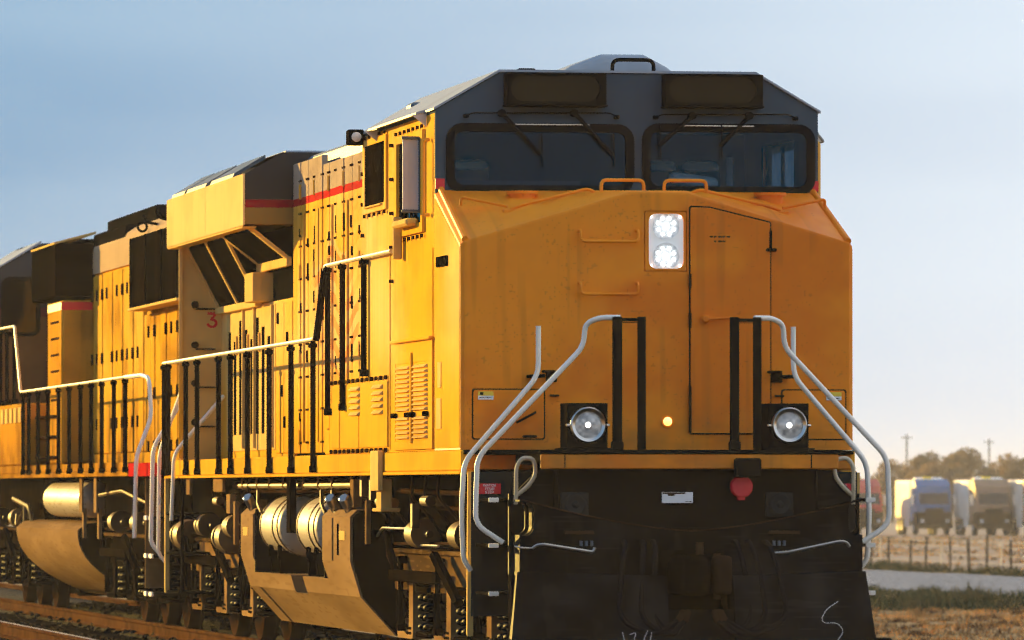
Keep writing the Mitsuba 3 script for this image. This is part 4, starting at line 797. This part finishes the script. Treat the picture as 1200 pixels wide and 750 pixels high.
pos[:N // 2, 0] = rng.uniform(-3.6, -.95, N // 2)
pos[:, 2] += np.interp(pos[:, 0], [-5.5, -1.2, -.85, -.62, -.5, .5, .62, .85, 1.9], [-.24, -.24, -.16, -.14, -.035, -.035, -.14, -.2, -.25])
sc = rng.uniform(.022, .048, (N, 1, 3)); V = V0[None] * sc * (1 + .35 * rng.standard_normal((N, 12, 1)).clip(-1, 1)) + pos[:, None]
add('ballast_stones', trimesh.Trimesh(V.reshape(-1, 3), (F0[None] + 12 * np.arange(N)[:, None, None]).reshape(-1, 3), process=False), 'ballast_mat', False, 'loose dark ballast stones between the rails', 'ballast', kind='stuff')
# rails and ties
rail_prof = np.array([(-.068, -.17), (.068, -.17), (.068, -.158), (.02, -.14), (.009, -.12), (.009, -.045), (.034, -.032), (.036, -.008), (.028, 0), (-.028, 0), (-.036, -.008), (-.034, -.032), (-.009, -.045), (-.009, -.12), (-.02, -.14), (-.068, -.158)])
bsdf('rail_rust', dusty((.11, .052, .02), (.055, .027, .013), 1.5), 0.7, spec=0)
bsdf('tie_wood', dusty((.015, .011, .008), (.03, .022, .016), 2.0), 0.9, spec=0)
for xs_, lab in (((-.7535, .7535), 'railway track with rusty rails that carries the train'), ((-2.42, -3.93), 'second railway track with a polished rail in front of the train')):
    tr = thing('railway_track', lab, 'railway track')
    for x in xs_:
        add(tr + '__rail', prism([(u + x, v - .0) for u, v in rail_prof], 'y', -150, 400), 'rail_rust', 35)
        if xs_[0] < -2: add(tr + '__polished_head', prism([(x - .027, .0005), (x + .027, .0005), (x + .024, .003), (x - .024, .003)], 'y', -150, 400), 'steel')
    for i in range(62):
        y = 12 + i * .58; mx = sum(xs_) / 2; j = rng.uniform(-.03, .03)
        add(tr + '__tie', bx(mx - 1.25 + j, mx + 1.25 + j, y, y + .23, -.36, -.175 if xs_[0] > -2 else -.172, .012), 'tie_wood')
# dry grass and weeds (what the photograph shows at the lower right)
def blades(cx, cy, h, w, lean, nb):
    n = len(cx) * nb
    x = np.repeat(cx, nb) + rng.normal(0, .07, n); y = np.repeat(cy, nb) + rng.normal(0, .07, n)
    hh = np.repeat(h, nb) * rng.uniform(.5, 1.15, n); a = rng.uniform(0, 2 * np.pi, n); ln = lean * hh * rng.uniform(.2, 1.2, n)
    z = gz(x, y) - .01; dx, dy = np.cos(a), np.sin(a)
    b0 = np.stack([x - dy * w, y + dx * w, z], 1); b1 = np.stack([x + dy * w, y - dx * w, z], 1)
    m0 = np.stack([x + dx * ln * .35 - dy * w * .8, y + dy * ln * .35 + dx * w * .8, z + hh * .6], 1); m1 = np.stack([x + dx * ln * .35 + dy * w * .8, y + dy * ln * .35 - dx * w * .8, z + hh * .6], 1)
    t = np.stack([x + dx * ln, y + dy * ln, z + hh], 1)
    V = np.stack([b0, b1, m0, m1, t], 1).reshape(-1, 3); o = 5 * np.arange(n)[:, None, None]
    F = (np.array([[0, 1, 3], [0, 3, 2], [2, 3, 4]])[None] + o).reshape(-1, 3)
    return trimesh.Trimesh(V, F, process=False)
scene['dry_blade'] = {'type': 'twosided', 'bsdf': {'type': 'diffuse', 'reflectance': mikit.proc(lambda p, n, uv: mix((.70, .38, .12), (.10, .055, .025), smoothstep(.35, .65, fbm(p.x * 1.6, p.y * .8, 0, 3))))}}
scene['green_blade'] = {'type': 'twosided', 'bsdf': {'type': 'diffuse', 'reflectance': mikit.proc(lambda p, n, uv: mix((.045, .06, .022), (.13, .105, .045), smoothstep(.4, .7, fbm(p.x * 1.3, p.y * 1.3, 0, 3))))}}
n = 9000; cx, cy = rng.uniform(12, 34.5, n), rng.uniform(74, 135, n)
kk = meshkit.fbm(np.stack([cx * .8, cy * .8, 0 * cx], -1), 3); s_ = kk > .33
add('dry_grass', blades(cx[s_], cy[s_], .06 + .22 * (kk[s_] - .3), .012, .9, 7), 'dry_blade', False, 'dry orange and brown grass on the bank by the track', 'grass', kind='stuff')
n = 12000; cx, cy = rng.uniform(25, 36, n), rng.uniform(112, 165, n)
ex = np.interp(cy, ry, xa)
kk = meshkit.fbm(np.stack([cx * .7 + 9, cy * .35, 0 * cx], -1), 3)
s_ = (cx < ex + .4) & (cx > ex - 6.5 + (kk - .5) * 3) & (cy > 117 + 6 * (kk - .5)) & (kk > .36)
add('green_weeds', blades(cx[s_], cy[s_], (.10 + .75 * np.clip(kk[s_] - .42, 0, .35)) * rng.uniform(.5, 1.5, s_.sum()), .02, .6, 8), 'green_blade', False, 'dark green weeds along the near edge of the gravel road', 'weeds', kind='stuff')
n = 2200; cy = rng.uniform(120, 320, n); cx = 47.6 + rng.normal(0, .5, n) + .4 * np.sin(cy * .3)
add('fence_weeds', blades(cx, cy, rng.uniform(.10, .40, n), .02, .6, 7), 'green_blade', False, 'strip of weeds along the foot of the wire fence', 'weeds', kind='stuff')

n = 14000; cx, cy = rng.uniform(50.5, 112, n), rng.uniform(190, 400, n)
kk = meshkit.fbm(np.stack([cx * .25, cy * .12, 0 * cx], -1), 3); s_ = kk > .47
add('lot_grass', blades(cx[s_], cy[s_], rng.uniform(.05, .20, s_.sum()), .03, .9, 5), 'dry_blade', False, 'sparse dry tufts on the dirt lot in front of the lorries', 'grass', kind='stuff')

# wire fence
bsdf('post_wood', dusty((.13, .095, .07), (.08, .06, .045)), 0.9, spec=0)
bsdf('post_steel', (.45, .43, .42), 0.6, .3)
fe = thing('wire_fence', 'thin wire fence with dark wooden posts beyond the gravel road', 'fence')
py = np.arange(146, 330, 3.55); tops = []
for i, y in enumerate(py):
    y = y + rng.uniform(-.5, .5); x = 49.8 + .006 * (y - 200) + rng.uniform(-.06, .06); h = rng.uniform(1.05, 1.35); t = rng.uniform(-.05, .05)
    add(fe + '__post', tube([(x, y, GZ - .1), (x + t, y, GZ + h)], rng.uniform(.045, .07), 7, 0), 'post_wood'); tops.append((x, y))
for i in range(0, len(tops) - 1, 3):
    x, y = tops[i]; add(fe + '__steel_stake', tube([(x + .05, y + 1.7, GZ - .1), (x + .05, y + 1.7, GZ + 1.1)], .03, 5, 0), 'post_steel')
for h in (.3, .6, .9, 1.08):
    add(fe + '__wire', tube([(x - .08, y, GZ + h - .02 * (i % 2)) for i, (x, y) in enumerate(tops)], .006, 4, 0), 'post_steel')

# ---- parked lorries
def lorry(key, lab, pos, ang, side, front, kind, L_=6.8, W_=2.5, Hh=3.75):
    t = thing(key, lab, 'lorry', 'lorries parked in the lot beyond the fence')
    Rm = trimesh.transformations.translation_matrix([pos[0], pos[1], GZ]) @ trimesh.transformations.rotation_matrix(ang, [0, 0, 1])
    def put(part, mesh, mat, smooth=30):
        m = (cat(mesh) if isinstance(mesh, list) else mesh).copy(); m.apply_transform(Rm); return add(t + '__' + part, m, mat, smooth)
    # local: x to the vehicle's left in the picture = its side, -y = front
    h = W_ / 2
    put('chassis', [bx(-.45, .45, .2, L_, .65, .95, .02), bx(-h + .1, h - .1, 1.0, L_ - .2, .75, .95, .02)], 'black_iron')
    if kind == 'box':
        put('body', rhull([(x, y, z) for x in (-h + .22, h - .22) for y, z in ((2.35, 1.25), (2.35, Hh - .25), (L_ - .22, Hh - .25), (L_ - .22, 1.25))], .2, 2), side, 40)
    else:
        put('body', lathe([(0, .4), (.1, .95), (.45, 1.18), (L_ - 2.9, 1.18), (L_ - 2.6, .95), (L_ - 2.5, .3)], (0, 2.3, 2.25), (0, 1, 0), 28), side, 50)
    cabm = rhull([(x, y, z) for x in (-h + .25, h - .25) for y, z in ((.25, 1.0), (.22, 1.9), (.55, Hh - .6), (1.0, Hh - .22), (2.1, Hh - .22), (2.15, 1.0))], .2, 2)
    k = put('cab', cabm, front, 40)
    put('cab__windscreen', hull([(x, y, z) for x in (-h + .25, h - .25) for y, z in ((.02, 2.05), (.30, 2.95), (.1, 2.05), (.4, 2.95))]), 'dark_glass')
    put('cab__side_window', [bx(s * (h - .06), s * (h + .012), .75, 1.75, 2.05, 2.75, .05) for s in (-1, 1)], 'dark_glass')
    put('cab__grille', bx(-.6, .6, -.02, .08, 1.2, 1.8, .02), 'paint_black')
    if kind == 'box': put('cab__roof_fairing', rhull([(x, y, z) for x in (-.9, .9) for y, z in ((1.0, Hh - .1), (2.2, Hh - .1), (2.2, Hh + .02))], .08, 1), 'paint_white')
    put('grille_shadow_front', rhull([(x, y, z) for x in (-h + .12, h - .12) for y, z in ((.08, .7), (.08, 1.45), (1.0, 1.45), (1.0, .7))], .1, 1), 'black_iron')  # black block for the dark grille and the shadow painted below it
    put('bumper', bx(-h, h, -.12, .12, .45, .80, .06), 'paint_black')
    for x in (-.85, .85): put('headlight', cyl((x, -.14, .95), (x, -.06, .95), .13, 16, .02), 'lens_plate')
    for s in (-1, 1):
        put('mirror', [bx(s * (h + .10), s * (h + .28), .25, .35, 2.0, 2.7, .03), tube([(s * h, .4, 2.6), (s * (h + .2), .3, 2.6)], .02, 6, 0)], 'paint_white')
        put('fender', rhull([(s * (h - .18), y, z) for y, z in ((.45, .95), (.75, 1.22), (1.45, 1.22), (1.75, .95))], .09, 1), side)
        put('side_skirt', bx(s * (h - .05), s * h, 2.3, 3.7, .55, 1.15, .02), side)
        for y in (1.1, L_ - 2.0, L_ - .85):
            w = put('wheel', lathe([(0, .25), (.02, .47), (.05, .52), (.26, .52), (.29, .47), (.30, .25)], (s * (h - .04), y, .52), (-s, 0, 0), 26), 'rubber', 40)
            put('wheel_rim', lathe([(0, .05), (-.015, .12), (-.02, .22), (.01, .26), (.03, .27)], (s * (h - .04), y, .52), (-s, 0, 0), 20), 'paint_grey_light')
    put('beacon', [bx(-.5, .1, 1.3, 1.5, Hh - .02, Hh + .15, .03)], 'sign_yellow')
bsdf('lorry_white', dusty((.80, .76, .70), (.66, .60, .52), .5), 0.4)  # lorry colours made paler and browner in place of distant haze
bsdf('lorry_blue', dusty((.05, .15, .36), (.07, .15, .30), .5), 0.4)
bsdf('lorry_brown', dusty((.24, .15, .095), (.30, .20, .13), .5), 0.5)
bsdf('lorry_red', dusty((.60, .06, .05), (.42, .06, .05), .5), 0.4)
bsdf('lorry_orange', dusty((.62, .30, .08), (.50, .25, .09), .5), 0.5)
A_ = .0
lorry('parked_lorry', 'red tank lorry with haze put into its colour, parked behind the front stair rails', (91.0, 416), A_ + .12, 'lorry_red', 'lorry_red', 'tank')
lorry('parked_lorry', 'white box lorry with a blue cab front', (95.0, 413), A_, 'lorry_white', 'lorry_blue', 'box')
lorry('parked_lorry', 'white box lorry with a brown cab front', (97.9, 408), A_, 'lorry_white', 'lorry_brown', 'box')
lorry('parked_lorry', 'cream and orange lorry cut by the right edge of the photo', (100.6, 404), A_, 'lorry_white', 'lorry_orange', 'box')

# ---- trees and poles far behind
bsdf('bark', (.08, .06, .045), 0.9)
def leafmat(key, c0, c1):
    scene[key] = {'type': 'principledthin', 'base_color': mikit.proc(lambda p, n, uv: mix(c0, c1, noise(p.x * .9, p.y * .9, p.z * .9))), 'roughness': .6, 'diff_trans': .8, 'spec_trans': 0.0}
leafmat('leaf_dark', (.12, .09, .05), (.18, .125, .065)); leafmat('leaf_olive', (.17, .12, .06), (.27, .18, .095))  # leaf colours paler and browner, with distant haze put into them
def tree(x, y, h, w, mat, lab, n=5200, seed=0):
    w *= 1.65; h *= 1.13
    g = np.random.default_rng(100 + seed); t = thing('field_tree', lab, 'tree', None)
    limbs = [tube([(x, y, GZ - .2), (x + .1, y, GZ + h * .35), (x + .2, y + .1, GZ + h * .7)], .16 * h / 6, 8, .2)]
    ctr = []
    for k in range(11):
        a, rr, zz = g.uniform(0, 2 * np.pi), w / 2 * math.sqrt(g.uniform(.02, .8)), g.uniform(.22, .86)
        rr *= 1.0 - .55 * max(0, zz - .5) * 2
        c_ = np.array([x + rr * math.cos(a), y + rr * math.sin(a), GZ + h * zz]); ctr.append((c_, w * g.uniform(.14, .24)))
        limbs.append(tube([(x + .1, y, GZ + h * .3), (x + (c_[0] - x) * .5, y + (c_[1] - y) * .5, GZ + h * (.3 + (zz - .3) * .6)), tuple(c_)], .05 * h / 6, 6, .2))
    add(t + '__trunk', limbs, 'bark')
    per = n // len(ctr); P = []
    for c_, r_ in ctr:
        d = g.normal(size=(per, 3)); d /= np.linalg.norm(d, axis=1)[:, None]
        P.append(c_ + d * r_ * (g.uniform(0, 1, (per, 1)) ** .45) * [1, 1, .75])
    P = np.vstack(P); m = len(P); P = P[P[:, 2] > GZ + .3]; m = len(P)
    u = g.normal(size=(m, 3)); u /= np.linalg.norm(u, axis=1)[:, None]; v = np.cross(u, g.normal(size=(m, 3))); v /= np.linalg.norm(v, axis=1)[:, None]
    s_ = g.uniform(.10, .24, (m, 1))
    V = np.stack([P - u * s_, P + v * s_ * .6, P + u * s_, P - v * s_ * .6], 1).reshape(-1, 3); o = 4 * np.arange(m)[:, None, None]
    add(t + '__crown', trimesh.Trimesh(V, (np.array([[0, 1, 2], [0, 2, 3]])[None] + o).reshape(-1, 3), process=False), mat, False)
TREES = [(133.0, 600, 5.2, 4.5, 1), (134.3, 585, 5.3, 4, 1), (136.0, 600, 6.1, 3.6, 0), (138.2, 595, 6.2, 3.6, 1), (140.2, 600, 6.9, 3.6, 0), (141.9, 610, 5.6, 3.2, 0), (143.4, 598, 5.5, 4, 1), (145.9, 600, 6.0, 4.5, 1), (137.5, 640, 4.9, 6, 1), (146.5, 640, 5.0, 6, 1), (150, 640, 6, 5, 0), (131, 620, 4.6, 5, 0)]
TL = ['low tree at the left end of the row, behind the red lorry', 'olive bush-like tree left of the first pole', 'rounded dark tree right of the first utility pole', 'olive tree left of the tallest tree in the row', 'tallest dark tree, above the white and brown lorry', 'small dark tree left of the second pole', 'olive tree right of the second utility pole', 'broad olive tree at the right edge of the photo', 'far low tree showing above the blue lorry', 'far low tree behind the second pole', 'far dark tree beyond the right edge tree', 'low dark tree hidden behind the locomotive front']
for i, ((x, y, h, w, k), lab) in enumerate(zip(TREES, TL)): tree(x, y, h, w, ('leaf_dark', 'leaf_olive')[k], lab, seed=i)
for x, y, h, lab in ((138.8, 620, 8.4, 'utility pole with a crossarm above the blue lorry'), (153.9, 650, 8.2, 'utility pole further right, behind the trees')):
    t = thing('utility_pole', lab, 'pole', None)
    add(t + '__shaft', tube([(x, y, GZ - .2), (x, y, GZ + h)], .085, 8, 0), 'post_wood')
    add(t + '__crossarm', bx(x - .5, x + .5, y - .05, y + .05, GZ + h - .40, GZ + h - .32), 'post_wood')
    for dx in (-.42, .42): add(t + '__insulator', cyl((x + dx, y, GZ + h - .32), (x + dx, y, GZ + h - .22), .04, 8), 'post_wood')

# ---- air
scene['haze'] = {'type': 'cube', 'to_world': T().translate([0, 0, 4.0]).scale([2500, 2500, 7.0]), 'bsdf': {'type': 'null'}, 'interior': {'type': 'ref', 'id': 'air'}}
labels['haze'] = {'label': 'pale morning haze hanging over the yard', 'category': 'haze', 'kind': 'stuff'}
